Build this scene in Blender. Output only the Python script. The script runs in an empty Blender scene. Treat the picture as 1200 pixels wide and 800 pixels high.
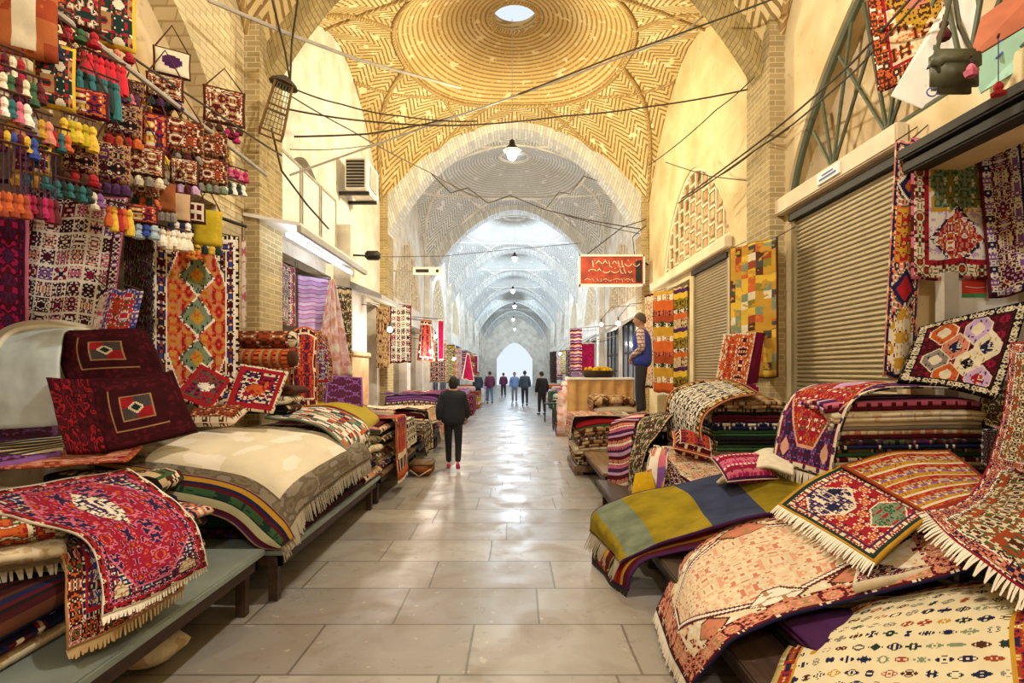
import bpy, bmesh, math, random
from mathutils import Vector, Matrix, noise
C = bpy.context.scene
COL = C.collection
PI = math.pi
F, CX, HY, CH = 630.0, 603.0, 435.0, 1.75      # focal length in px, vanishing point, eye height

# ------------------------------------------------------------------ camera, world, light, exposure
cd = bpy.data.cameras.new('camera'); cam = bpy.data.objects.new('camera', cd); COL.objects.link(cam)
cam.location = (0, 0, CH); cam.rotation_euler = (PI/2, 0, 0)
cd.sensor_width = 36; cd.lens = F/1200*36; cd.shift_x = -(CX-600)/1200; cd.shift_y = (HY-400)/1200
cd.clip_start = .05; cd.clip_end = 300
C.camera = cam
w = bpy.data.worlds.new('sky'); C.world = w; w.use_nodes = True
w.node_tree.nodes['Background'].inputs[0].default_value = (.80, .90, 1, 1)
w.node_tree.nodes['Background'].inputs[1].default_value = .72
C.view_settings.view_transform = 'Standard'; C.view_settings.look = 'None'
C.view_settings.gamma = 1; C.view_settings.use_curve_mapping = False
C.view_settings.exposure = 0.5
WARM = (1, .865, .54); SOFT = (1, .94, .84); COOL = (.70, .85, 1)
# x, y, z, colour, watt, lit bulb radius of the hanging hall lamps
LAMPS = [(-.05, 10.8, 6.12, WARM, 440), (.2, 3.3, 6.3, SOFT, 400), (.1, -3.4, 6.3, SOFT, 330),  # the one behind the camera is unseen, added to light the near bays
         (0, 24.8, 6.95, COOL, 330), (-.1, 31.8, 6.5, COOL, 330), (0, 38.8, 6.45, COOL, 260),
         (-.1, 48.0, 6.4, COOL, 260), (0, 58.0, 6.3, COOL, 260)]

# ------------------------------------------------------------------ picking points
def P(px, py, d): return Vector(((px-CX)*d/F, d, CH-(py-HY)*d/F))
def PZ(px, py, z): return P(px, py, (CH-z)*F/(py-HY))
def PX(px, py, x): return P(px, py, x*F/(px-CX))
rnd = random.Random(7)

# ------------------------------------------------------------------ node expressions
class E:
    def __init__(s, nt, so): s.nt = nt; s.so = so
    def m(s, op, *a, **k):
        n = s.nt.nodes.new('ShaderNodeMath'); n.operation = op
        for i, x in enumerate((s,)+a):
            if isinstance(x, E): s.nt.links.new(x.so, n.inputs[i])
            else: n.inputs[i].default_value = float(x)
        return E(s.nt, n.outputs[0])
    def __add__(s, o): return s.m('ADD', o)
    def __sub__(s, o): return s.m('SUBTRACT', o)
    def __mul__(s, o): return s.m('MULTIPLY', o)
    def __truediv__(s, o): return s.m('DIVIDE', o)
    def rsub(s, o): return (s*-1)+o
    def floor(s): return s.m('FLOOR')
    def abs(s): return s.m('ABSOLUTE')
    def fr(s): return s.m('FRACT')
    def lt(s, o): return s.m('LESS_THAN', o)
    def gt(s, o): return s.m('GREATER_THAN', o)
    def min(s, o): return s.m('MINIMUM', o)
    def max(s, o): return s.m('MAXIMUM', o)
def vec(nt, x, y, z=0.):
    n = nt.nodes.new('ShaderNodeCombineXYZ')
    for i, q in enumerate((x, y, z)):
        if isinstance(q, E): nt.links.new(q.so, n.inputs[i])
        else: n.inputs[i].default_value = q
    return n.outputs[0]
def rgba(c): return (c[0], c[1], c[2], 1)
def mix(nt, f, a, b):
    n = nt.nodes.new('ShaderNodeMix'); n.data_type = 'RGBA'
    for idx, q in ((0, f), (6, a), (7, b)):
        if isinstance(q, E): nt.links.new(q.so, n.inputs[idx])
        elif isinstance(q, bpy.types.NodeSocket): nt.links.new(q, n.inputs[idx])
        elif isinstance(q, tuple): n.inputs[idx].default_value = rgba(q)
        else: n.inputs[idx].default_value = q
    return n.outputs[2]
def ramp(nt, f, stops, mode='CONSTANT'):
    n = nt.nodes.new('ShaderNodeValToRGB'); n.color_ramp.interpolation = mode
    el = n.color_ramp.elements
    while len(el) < len(stops): el.new(.5)
    for e, (p, c) in zip(el, sorted(stops, key=lambda q: q[0])): e.position = p; e.color = rgba(c)
    nt.links.new(f.so if isinstance(f, E) else f, n.inputs[0]); return n.outputs[0]
def noisef(nt, v, scale, detail=2, dist=0):
    n = nt.nodes.new('ShaderNodeTexNoise'); n.inputs['Scale'].default_value = scale
    n.inputs['Detail'].default_value = detail; n.inputs['Distortion'].default_value = dist
    if v is not None: nt.links.new(v, n.inputs['Vector'])
    return E(nt, n.outputs[0])
def newmat(name):
    m = bpy.data.materials.new(name); m.use_nodes = True
    nt = m.node_tree; b = nt.nodes['Principled BSDF']; return m, nt, b
def uvxy(nt):
    n = nt.nodes.new('ShaderNodeUVMap'); s = nt.nodes.new('ShaderNodeSeparateXYZ')
    nt.links.new(n.outputs[0], s.inputs[0]); return E(nt, s.outputs[0]), E(nt, s.outputs[1]), n.outputs[0]
def objco(nt):
    n = nt.nodes.new('ShaderNodeTexCoord'); s = nt.nodes.new('ShaderNodeSeparateXYZ')
    nt.links.new(n.outputs['Object'], s.inputs[0])
    return E(nt, s.outputs[0]), E(nt, s.outputs[1]), E(nt, s.outputs[2]), n.outputs['Object']
def bump(nt, b, h, strength=.4, dist=.01):
    n = nt.nodes.new('ShaderNodeBump'); n.inputs['Strength'].default_value = strength; n.inputs['Distance'].default_value = dist
    nt.links.new(h.so if isinstance(h, E) else h, n.inputs['Height']); nt.links.new(n.outputs[0], b.inputs['Normal'])
def link(nt, a, b): nt.links.new(a.so if isinstance(a, E) else a, b)

def hexc(h):
    v = [int(h[i:i+2], 16)/255 for i in (0, 2, 4)]
    return tuple(((c+.055)/1.055)**2.4 if c > .04 else c/12.92 for c in v)
def plain(name, col, rough=.7, metal=0, emit=0, var=.15, scale=6):
    m, nt, b = newmat(name)
    if isinstance(col, str): col = hexc(col)
    if var:
        x, y, z, co = objco(nt); nf = noisef(nt, co, scale, 4)
        link(nt, ramp(nt, nf, [(.3, tuple(c*(1-var) for c in col)), (.7, tuple(min(1, c*(1+var)) for c in col))], 'LINEAR'), b.inputs['Base Color'])
    else: b.inputs['Base Color'].default_value = rgba(col)
    b.inputs['Roughness'].default_value = rough; b.inputs['Metallic'].default_value = metal
    if emit:
        b.inputs['Emission Color'].default_value = rgba(col); b.inputs['Emission Strength'].default_value = emit
    return m

# colours of dyed wool
K = dict(red=hexc('a3202a'), crim=hexc('93183a'), wine=hexc('571520'), maroon=hexc('3c1016'), navy=hexc('1f2248'), blue=hexc('34489a'),
         black=hexc('1c1719'), cream=hexc('e4d7ba'), ivory=hexc('f0e8d8'), beige=hexc('c9b08a'), tan=hexc('ab8458'), orange=hexc('c9622c'),
         rust=hexc('9c4526'), ochre=hexc('c1932f'), yellow=hexc('dcb53a'), olive=hexc('8c7d28'), green=hexc('3b5e3c'), dkgreen=hexc('1f3530'),
         teal=hexc('2d6a6c'), sage=hexc('7e8d72'), pink=hexc('cf6d86'), salmon=hexc('cf8268'), magenta=hexc('b3205f'), purple=hexc('4b2553'),
         violet=hexc('8a5aa0'), grey=hexc('8b8378'), dkgrey=hexc('4c4644'), brown=hexc('4f2c1c'), white=hexc('f2efe9'), lblue=hexc('9fb6c4'),
         peach=hexc('dda58a'), lilac=hexc('c9a6cc'))
def kk(c): return K[c] if isinstance(c, str) else c

def ornament(nt, x, y, cell, bg, pal, k=.018, seed=0., fine=1.0, vary=.35, sparse=False):
    """mirror-symmetric woven motifs repeated in cells"""
    ix = (x/cell).floor(); iy = (y/cell).floor()
    lx = ((x/cell).fr()-.5).abs()*cell; ly = ((y/cell).fr()-.5).abs()*cell
    lx = (lx/k).floor()*k; ly = (ly/k).floor()*k
    z = ((ix+iy*2.0)*.25).fr()*vary*4+seed
    n = noisef(nt, vec(nt, lx, ly, z), 14*fine*(.2/max(cell, .05))**.35, 1)
    n2 = len(pal); st = [(0, bg)]
    pts = {1: [(.56, 0)], 2: [(.30, 0), (.43, None), (.57, 1)], 3: [(.30, 0), (.42, None), (.52, 1), (.60, 2)],
           4: [(.28, 3), (.36, 0), (.42, None), (.52, 1), (.6, 2)], 5: [(.25, 3), (.33, 0), (.40, 4), (.44, None), (.52, 1), (.60, 2)]}[min(n2, 5)]
    for p, i in pts: st.append((p, bg if i is None else kk(pal[i])))
    if sparse:                      # single separate figures, colour differs from figure to figure
        w_ = nt.nodes.new('ShaderNodeTexWhiteNoise'); w_.noise_dimensions = '3D'; link(nt, vec(nt, ix, iy, seed), w_.inputs['Vector'])
        fig = ramp(nt, E(nt, w_.outputs[0]), [(i/len(pal), kk(c)) for i, c in enumerate(pal)])
        nn = noisef(nt, vec(nt, lx, ly, z+E(nt, w_.outputs[0])*9), 42*fine, 1)
        inside = (lx/(cell*.40)+ly/(cell*.27)).lt(1.0)
        return mix(nt, nn.gt(.47)*inside, bg, fig)
    return ramp(nt, n, st)
RUGS = {}
def rug(name, W, H, bands=(), field=('red', ['navy', 'cream', 'orange']), cell=.24, meds=(), k=.018, seed=None, stripes=None, fine=1.0, check=None, panels=None, shade=.12, sparse=False):
    """bands: (width, bg, palette or None) from the edge inwards;  meds: (cx, cy, rx, ry, shape, [(scale, colour, palette or None)...])"""
    m, nt, b = newmat(name); u, v, raw = uvxy(nt)
    seed = (len(RUGS)*1.37) % 17 if seed is None else seed
    qu = (u/k).floor()*k+k/2; qv = (v/k).floor()*k+k/2
    x = qu-W/2; y = qv-H/2
    bg = kk(field[0])
    col = ornament(nt, x+((y/cell).floor()*.5).fr()*cell if sparse else x, y, cell, bg, field[1], k, seed, fine, sparse=sparse) if field[1] else bg
    if stripes:           # list of (width, colour, palette) repeated along v
        tot = sum(s[0] for s in stripes); f = (qv/tot).fr(); acc = 0; st = []
        for wd, c, pal in stripes: st.append((acc/tot, kk(c))); acc += wd
        base = ramp(nt, f, st); acc = 0
        for wd, c, pal in stripes:
            if pal:
                o = ornament(nt, x, (f*tot-acc), wd, kk(c), pal, k, seed+acc, fine)
                base = mix(nt, f.gt(acc/tot)*f.lt((acc+wd)/tot), base, o)
            acc += wd
        col = base
    if check:             # (size u, size v, [colours]) random colour tiles
        n = nt.nodes.new('ShaderNodeTexWhiteNoise'); n.noise_dimensions = '3D'
        link(nt, vec(nt, (u/check[0]).floor(), (v/check[1]).floor(), seed), n.inputs['Vector'])
        L = len(check[2]); col = ramp(nt, E(nt, n.outputs[0]), [(i/L, kk(c)) for i, c in enumerate(check[2])])
        if len(check) > 3: col = mix(nt, noisef(nt, vec(nt, x, y, seed), 10, 1).gt(.6), col, kk(check[3]))
    if panels:            # grid of garden panels, each with its own ground and motif
        pw, ph, cols = panels
        n = nt.nodes.new('ShaderNodeTexWhiteNoise'); n.noise_dimensions = '3D'
        ix = (x/pw).floor(); iy = (y/ph).floor()
        link(nt, vec(nt, ix, iy, seed), n.inputs['Vector']); L = len(cols)
        base = ramp(nt, E(nt, n.outputs[0]), [(i/L, kk(c)) for i, c in enumerate(cols)])
        lx = ((x/pw).fr()-.5).abs()*pw; ly = ((y/ph).fr()-.5).abs()*ph
        nn = noisef(nt, vec(nt, (lx/k).floor()*k, (ly/k).floor()*k, (ix+iy*3)*.37), 40, 1)
        col = mix(nt, nn.gt(.545), base, kk('ivory')); col = mix(nt, nn.lt(.43), col, kk('navy'))
        col = mix(nt, lx.max(ly*(pw/ph)).gt(pw/2-.012), col, kk('ivory'))
    for cx, cy, rx, ry, shape, lay in meds:
        ax = (x-cx).abs()/rx; ay = (y-cy).abs()/ry
        d = {'d': lambda: ax+ay, 'r': lambda: ax.max(ay), 'h': lambda: ax.max((ax+ay)*.72), 'v': lambda: ay.max((ax+ay)*.72),
             'o': lambda: (ax*ax+ay*ay), 's': lambda: (ax.max(ay)).min((ax+ay)*.72)}[shape]()
        for sc, c, pal in lay:
            o = ornament(nt, x-cx, y-cy, max(.06, rx*.55), kk(c), pal, k, seed+sc*3, fine) if pal else kk(c)
            col = mix(nt, d.lt(sc), col, o)
    du = qu.min(qu.rsub(W)); dv = qv.min(qv.rsub(H)); e = du.min(dv)
    cum = sum(q[0] for q in bands)
    for wd, c, pal in reversed(bands):
        if pal:
            hor = du.lt(dv); s = mixv(nt, hor, qu, qv)
            cw = max(wd, .07)
            o = ornament(nt, s, e-(cum-wd)+cw/2*0, cw, kk(c), pal, k, seed+cum, fine*1.2, .15)
        else: o = kk(c)
        col = mix(nt, e.lt(cum), col, o); cum -= wd
    # wool: slight abrash in the dye, knotted surface
    nf = noisef(nt, raw, 5, 3)
    g = ramp(nt, nf, [(.3, (1-shade*2,)*3), (.7, (1, 1, 1))], 'LINEAR')
    mm = nt.nodes.new('ShaderNodeMix'); mm.data_type = 'RGBA'; mm.blend_type = 'MULTIPLY'; mm.inputs[0].default_value = 1
    if isinstance(col, tuple): mm.inputs[6].default_value = rgba(col)
    else: nt.links.new(col, mm.inputs[6])
    nt.links.new(g, mm.inputs[7]); nt.links.new(mm.outputs[2], b.inputs['Base Color'])
    b.inputs['Roughness'].default_value = .95; b.inputs['Specular IOR Level'].default_value = .15
    bump(nt, b, noisef(nt, raw, 160, 1), .35, .004)
    RUGS[name] = (m, W, H); return name
def mixv(nt, f, a, b):
    n = nt.nodes.new('ShaderNodeMix'); n.data_type = 'FLOAT'
    link(nt, f, n.inputs[0]); link(nt, a, n.inputs[2]); link(nt, b, n.inputs[3]); return E(nt, n.outputs[0])

# ------------------------------------------------------------------ object helpers
def setp(o, label=None, cat=None, group=None, kind=None):
    if label: o['label'] = label
    if cat: o['category'] = cat
    if group: o['group'] = group
    if kind: o['kind'] = kind
    return o
def thing(name, label, cat, loc=(0, 0, 0), group=None, rz=0):
    o = bpy.data.objects.new(name, None); COL.objects.link(o); o.location = loc; o.rotation_euler = (0, 0, rz)
    o.empty_display_size = .1
    return setp(o, label, cat, group)
def mob(name, verts, faces, mat, parent=None, uvs=None, smooth=True, edges=()):
    me = bpy.data.meshes.new(name); me.from_pydata([tuple(v) for v in verts], list(edges), faces); 
    if uvs is not None and faces:
        l = me.uv_layers.new(name='UVMap'); vi = [0]*len(me.loops); me.loops.foreach_get('vertex_index', vi)
        fl = []
        for i in vi: fl += [uvs[i][0], uvs[i][1]]
        l.data.foreach_set('uv', fl)
    if smooth and faces: me.polygons.foreach_set('use_smooth', [True]*len(me.polygons))
    if mat: me.materials.append(mat)
    me.update()
    o = bpy.data.objects.new(name, me); COL.objects.link(o)
    if parent:
        o.parent = parent
        o.matrix_parent_inverse = Matrix.Identity(4)
        # geometry is given in world space; move into the parent's space
        inv = (Matrix.Translation(parent_loc(parent)) @ Matrix.Rotation(parent_rz(parent), 4, 'Z')).inverted()
        me.transform(inv)
    return o
def parent_loc(p):
    l = Vector(p.location)
    if p.parent: l = l+parent_loc(p.parent)
    return l
def parent_rz(p): return p.rotation_euler.z+(parent_rz(p.parent) if p.parent else 0)
class MB:
    """collects shapes of ONE mesh"""
    def __init__(s): s.v = []; s.f = []; s.uv = []
    def add(s, vs, fs, uvs=None):
        n = len(s.v); s.v += [Vector(q) for q in vs]; s.f += [tuple(i+n for i in f) for f in fs]
        s.uv += list(uvs) if uvs else [(q[0]+q[1], q[2]) for q in vs]
    def box(s, lo, hi, M=None, bev=0):
        x0, y0, z0 = lo; x1, y1, z1 = hi
        if bev:
            bm = bmesh.new(); bmesh.ops.create_cube(bm, size=1)
            for v in bm.verts: v.co = Vector(((x0+x1)/2+v.co.x*(x1-x0), (y0+y1)/2+v.co.y*(y1-y0), (z0+z1)/2+v.co.z*(z1-z0)))
            bmesh.ops.bevel(bm, geom=bm.edges[:], offset=bev, segments=2, affect='EDGES')
            bm.verts.ensure_lookup_table(); vs = [v.co.copy() for v in bm.verts]; fs = [[v.index for v in f.verts] for f in bm.faces]; bm.free()
        else:
            vs = [Vector(q) for q in ((x0, y0, z0), (x1, y0, z0), (x1, y1, z0), (x0, y1, z0), (x0, y0, z1), (x1, y0, z1), (x1, y1, z1), (x0, y1, z1))]
            fs = [(0, 3, 2, 1), (4, 5, 6, 7), (0, 1, 5, 4), (1, 2, 6, 5), (2, 3, 7, 6), (3, 0, 4, 7)]
        if M: vs = [M@q for q in vs]
        s.add(vs, fs); return s
    def tube(s, pts, r, n=8, cap=True):
        pts = [Vector(p) for p in pts]; rs = r if isinstance(r, (list, tuple)) else [r]*len(pts)
        vs = []; fs = []; up = None
        for i, p in enumerate(pts):
            t = (pts[min(i+1, len(pts)-1)]-pts[max(i-1, 0)]); t = t.normalized() if t.length > 1e-9 else Vector((0, 0, 1))
            if up is None: up = Vector((0, 0, 1)) if abs(t.z) < .9 else Vector((1, 0, 0))
            a = t.cross(up).normalized(); b = a.cross(t).normalized(); up = b
            for j in range(n):
                q = 2*PI*j/n; vs.append(p+a*math.cos(q)*rs[i]+b*math.sin(q)*rs[i])
        for i in range(len(pts)-1):
            for j in range(n): fs.append((i*n+j, i*n+(j+1) % n, (i+1)*n+(j+1) % n, (i+1)*n+j))
        if cap: fs += [tuple(reversed(range(n))), tuple(range((len(pts)-1)*n, len(pts)*n))]
        s.add(vs, fs); return s
    def lathe(s, prof, c=(0, 0, 0), n=16, sy=1):
        vs = []; fs = []; c = Vector(c)
        for r, z in prof:
            for j in range(n): q = 2*PI*j/n; vs.append(c+Vector((r*math.cos(q), r*math.sin(q)*sy, z)))
        for i in range(len(prof)-1):
            for j in range(n): fs.append((i*n+j, i*n+(j+1) % n, (i+1)*n+(j+1) % n, (i+1)*n+j))
        fs += [tuple(reversed(range(n))), tuple(range((len(prof)-1)*n, len(prof)*n))]
        s.add(vs, fs); return s
    def ball(s, c, r, n=10, sz=1, M=None):
        prof = [(max(1e-3, r*math.sin(PI*i/(n//2+1))), -r*sz*math.cos(PI*i/(n//2+1))) for i in range(0, n//2+2)]
        return s.lathe(prof, c, n)
    def build(s, name, mat, parent=None, smooth=False):
        return mob(name, s.v, s.f, mat, parent, s.uv, smooth)

def cr(p0, p1, p2, p3, t):
    return 0.5*((2*p1)+(-p0+p2)*t+(2*p0-5*p1+4*p2-p3)*t*t+(-p0+3*p1-3*p2+p3)*t*t*t)
def crs(pts, n):
    pts = [Vector(p) for p in pts]
    if len(pts) == 1: return pts*n
    ext = [pts[0]*2-pts[1]]+pts+[pts[-1]*2-pts[-2]]; out = []
    for i in range(n):
        t = i/(n-1)*(len(pts)-1); k = min(int(t), len(pts)-2); out.append(cr(ext[k], ext[k+1], ext[k+2], ext[k+3], t-k))
    return out
def norms(G):
    R, S = len(G), len(G[0]); N = []
    for i in range(R):
        row = []
        for j in range(S):
            a = G[min(i+1, R-1)][j]-G[max(i-1, 0)][j]; b = G[i][min(j+1, S-1)]-G[i][max(j-1, 0)]
            n = a.cross(b); row.append(n.normalized() if n.length > 1e-12 else Vector((0, 0, 1)))
        N.append(row)
    return N
def sheet(name, G, W, H, mat, parent=None, t=.012, wr=.006, wf=4., seed=0, uv=None):
    """thick cloth from a dense grid; u runs along a row (W metres), v along the rows (H metres)"""
    R, S = len(G), len(G[0]); N = norms(G)
    if wr:
        G = [[G[i][j]+N[i][j]*(noise.noise(G[i][j]*wf+Vector((seed, seed*2, 0)))*wr*2) for j in range(S)] for i in range(R)]; N = norms(G)
    vs = []; us = []
    for s in (1, -1):
        for i in range(R):
            for j in range(S): vs.append(G[i][j]+N[i][j]*(t/2*s)); us.append((W*j/(S-1), H*i/(R-1)) if uv is None else uv(i/(R-1), j/(S-1)))
    n = R*S; fs = []
    for i in range(R-1):
        for j in range(S-1):
            a, b, c, d = i*S+j, i*S+j+1, (i+1)*S+j+1, (i+1)*S+j
            fs += [(a, d, c, b), (n+a, n+b, n+c, n+d)]
    for j in range(S-1): fs += [(j, j+1, n+j+1, n+j), ((R-1)*S+j+1, (R-1)*S+j, n+(R-1)*S+j, n+(R-1)*S+j+1)]
    for i in range(R-1): fs += [((i+1)*S, i*S, n+i*S, n+(i+1)*S), (i*S+S-1, (i+1)*S+S-1, n+(i+1)*S+S-1, n+i*S+S-1)]
    o = mob(name, vs, fs, mat, parent, us); return o, G, N
FR = {}
def fringe(line, out, length, mat, parent, dens=55, droop=.4, name='fringe', th=.004):
    """strands along a polyline, heading 'out' and sinking"""
    mb = MB(); L = sum((line[i+1]-line[i]).length for i in range(len(line)-1)); n = max(6, min(170, int(L*dens)))
    for q in range(n):
        t = (q+.5)/n*(len(line)-1); i = min(int(t), len(line)-2); p = line[i].lerp(line[i+1], t-i)
        o = out[min(i, len(out)-1)] if isinstance(out, list) else out
        along = (line[i+1]-line[i]).normalized()
        d = (o+along*rnd.uniform(-.18, .18)).normalized(); ln = length*rnd.uniform(.8, 1.1)
        p1 = p+d*ln*.5+Vector((0, 0, -droop*ln*.15)); p2 = p+d*ln+Vector((0, 0, -droop*ln*.55))
        wd = along*(L/n*.42)
        nn = along.cross(d).normalized()*th
        vs = [p-wd, p+wd, p+wd+nn, p-wd+nn, p1-wd*.8, p1+wd*.8, p1+wd*.8+nn, p1-wd*.8+nn, p2-wd*.45, p2+wd*.45, p2+wd*.45+nn, p2-wd*.45+nn]
        fs = []
        for a in (0, 4):
            for b in range(4): fs.append((a+b, a+(b+1) % 4, a+4+(b+1) % 4, a+4+b))
        fs += [(3, 2, 1, 0), (8, 9, 10, 11)]; mb.add(vs, fs)
    return mb.build(name, mat, parent)

def net_rug(name, label, cat, net, mat, t=.012, R=34, S=34, fr=(), frl=.07, wr=.006, wf=4., seed=1, group=None, frmat=None, conv='z', droop=.5, smooth_cols=None):
    """cloth from control points; net rows run v, entries (px, py, z) or Vectors.  fr: edges with fringe out of 'v0','v1','u0','u1'"""
    m, W, H = RUGS[mat]
    rows = [[(PZ(*q) if conv == 'z' else P(*q)) if not isinstance(q, Vector) else q for q in r] for r in net]
    dense = [crs(r, S) for r in rows]
    G = list(map(list, zip(*[crs([dense[i][j] for i in range(len(dense))], R) for j in range(S)])))
    c = G[R//2][S//2]; zmin = min(p.z for r in G for p in r)
    th = thing(name, label, cat, (c.x, c.y, zmin), group)
    o, G2, N = sheet('pile' if 0 else 'rug_body', G, W, H, m, th, t, wr, wf, seed)
    for e in fr:
        if e == 'v0': ln = G2[0]; out = [(G2[0][j]-G2[1][j]).normalized() for j in range(S)]
        if e == 'v1': ln = G2[-1]; out = [(G2[-1][j]-G2[-2][j]).normalized() for j in range(S)]
        if e == 'u0': ln = [r[0] for r in G2]; out = [(r[0]-r[1]).normalized() for r in G2]
        if e == 'u1': ln = [r[-1] for r in G2]; out = [(r[-1]-r[-2]).normalized() for r in G2]
        fringe(ln, out, frl, frmat or MT['fringe'], th, droop=droop)
    return th
def hang_rug(name, label, cat, tl, tr, hl, mat, hr=None, t=.012, wave=.015, nw=2.5, fr=False, frl=.06, seed=1, group=None, lean=(0, 0), gather=0, frmat=None, R=26, S=22):
    """vertical hanging textile. tl/tr top corners, hl/hr heights; lean = x,y shift of the bottom edge"""
    m, W, H = RUGS[mat]; hr = hr or hl; G = []
    d = (tr-tl); nrm = Vector((-d.y, d.x, 0)).normalized()
    for i in range(R):
        v = i/(R-1); row = []
        for j in range(S):
            u = j/(S-1); g = (u-.5)*(1-gather*(1-v))+.5
            p = tl.lerp(tr, g); p = p-Vector((0, 0, v*(hl*(1-u)+hr*u)))+Vector((lean[0]*v, lean[1]*v, 0))
            p = p+nrm*math.sin(u*2*PI*nw+seed)*wave*(.3+.7*v)+Vector((0, 0, -.01*math.cos(u*PI*4+seed)))
            row.append(p)
        G.append(row)
    mid = tl.lerp(tr, .5); th = thing(name, label, cat, (mid.x, mid.y, mid.z-max(hl, hr)), group)
    o, G2, N = sheet('rug_body', G[::-1], W, H, m, th, t, wave*.2, 5, seed)
    if fr: fringe(G2[0], Vector((0, 0, -1)), frl, frmat or MT['fringe'], th, droop=0)
    cb = MB(); sx = 1 if mid.x > 0 else -1
    for q in (tl, tr):
        g = tl.lerp(tr, .5+(q-tl).length/max(1e-6, (tr-tl).length)*(1-gather)-(1-gather)*.5) if gather else q
        w_ = Vector((sx*3.49, q.y, q.z+.12)) if abs(q.x) < 3.4 else q+Vector((0, 0, .25))
        cb.tube([g, w_], .006, 5)
    cb.build('hanging_cord', MT['cable'], th)
    return th
def folded(name, label, cat, cx, cy, z0, rz, L, W, n, t, mat, group=None, side=1, pm=None, seed=0, fr=False, fz=0):
    """a rug folded n times; folds point to local +-x, length L along local y"""
    m, RW, RH = RUGS[mat]; p = t*1.12; path = []; ns = 6
    def layer(i): return fz+p*i+t/2
    xs = [-W/2+W*k/ns for k in range(ns+1)]
    for i in range(n):
        xx = xs if (i % 2 == 0) == (side > 0) else xs[::-1]
        for x in xx: path.append((x, layer(i)))
        if i < n-1:
            sgn = 1 if xx[-1] > 0 else -1
            for a in (1, 2, 3): q = PI*a/4; path.append((xx[-1]+sgn*math.sin(q)*p*.9, layer(i)+p/2*(1-math.cos(q))))
    nv = 14; vs = []; us = []; cum = [0]
    for a, b in zip(path, path[1:]): cum.append(cum[-1]+math.hypot(b[0]-a[0], b[1]-a[1]))
    Mx = Matrix.Translation((cx, cy, z0)) @ Matrix.Rotation(rz, 4, 'Z')
    for s in (1, -1):
        for k, q in enumerate(path):
            a = path[max(k-1, 0)]; b = path[min(k+1, len(path)-1)]; tx, tz = b[0]-a[0], b[1]-a[1]; l = math.hypot(tx, tz) or 1
            nx, nz = -tz/l, tx/l
            for j in range(nv):
                y = -L/2+L*j/(nv-1)
                x_, z_ = q[0]+nx*t/2*s*.96, q[1]+nz*t/2*s*.96
                j_ = .012*noise.noise(Vector((x_*3, y*3, seed*3.1+q[1]*8)))
                lp = Vector((x_, y+(j_*1.2 if j in (0, nv-1) else 0), z_))
                if pm: lp = pm(lp, W, L)
                vs.append(Mx@lp); us.append((y+L/2+.02, cum[k]+.02))
    n_ = len(path)*nv; fs = []
    for k in range(len(path)-1):
        for j in range(nv-1):
            a, b, c, d = k*nv+j, k*nv+j+1, (k+1)*nv+j+1, (k+1)*nv+j
            fs += [(a, b, c, d), (n_+a, n_+d, n_+c, n_+b)]
    for j in range(nv-1): fs += [(j+1, j, n_+j, n_+j+1), ((len(path)-1)*nv+j, (len(path)-1)*nv+j+1, n_+(len(path)-1)*nv+j+1, n_+(len(path)-1)*nv+j)]
    for k in range(len(path)-1): fs += [(k*nv, (k+1)*nv, n_+(k+1)*nv, n_+k*nv), ((k+1)*nv+nv-1, k*nv+nv-1, n_+k*nv+nv-1, n_+(k+1)*nv+nv-1)]
    o = mob(name, vs, fs, m, None, us); setp(o, label, cat, group)
    # origin at the base
    c0 = Mx@Vector((0, 0, fz)); o.data.transform(Matrix.Translation(-c0)); o.location = c0
    return o
def pile(cx, cy, z0, rz, L, W, specs, group, droop=.12, side=1):
    """specs: (rug material, layers, thickness, label, name). Returns top z"""
    H = sum(s[1]*s[2]*1.12 for s in specs)
    def pm(p, w_, l_):
        e = (abs(p.x)/(W/2))**4*.6+(abs(p.y)/(L/2))**6*.6
        b = noise.noise(Vector((p.x*1.6+cx, p.y*1.6+cy, .5)))*.10
        return Vector((p.x, p.y, p.z*(1-droop*min(1.1, e)+b)))
    fz = 0
    for i, s in enumerate(specs):
        dx = rnd.uniform(-.035, .035); dy = rnd.uniform(-.05, .05); kx = rnd.uniform(.92, 1.02); ky = rnd.uniform(.92, 1.03)
        folded(s[4] if len(s) > 4 else 'folded_rug', s[3], 'rug', cx+dx*math.cos(rz)-dy*math.sin(rz), cy+dx*math.sin(rz)+dy*math.cos(rz), z0, rz, L*ky, W*kx,
               s[1], s[2], s[0], group, side, pm, seed=i+cx, fz=fz)
        fz += s[1]*s[2]*1.12+.002
    return z0+fz
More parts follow.
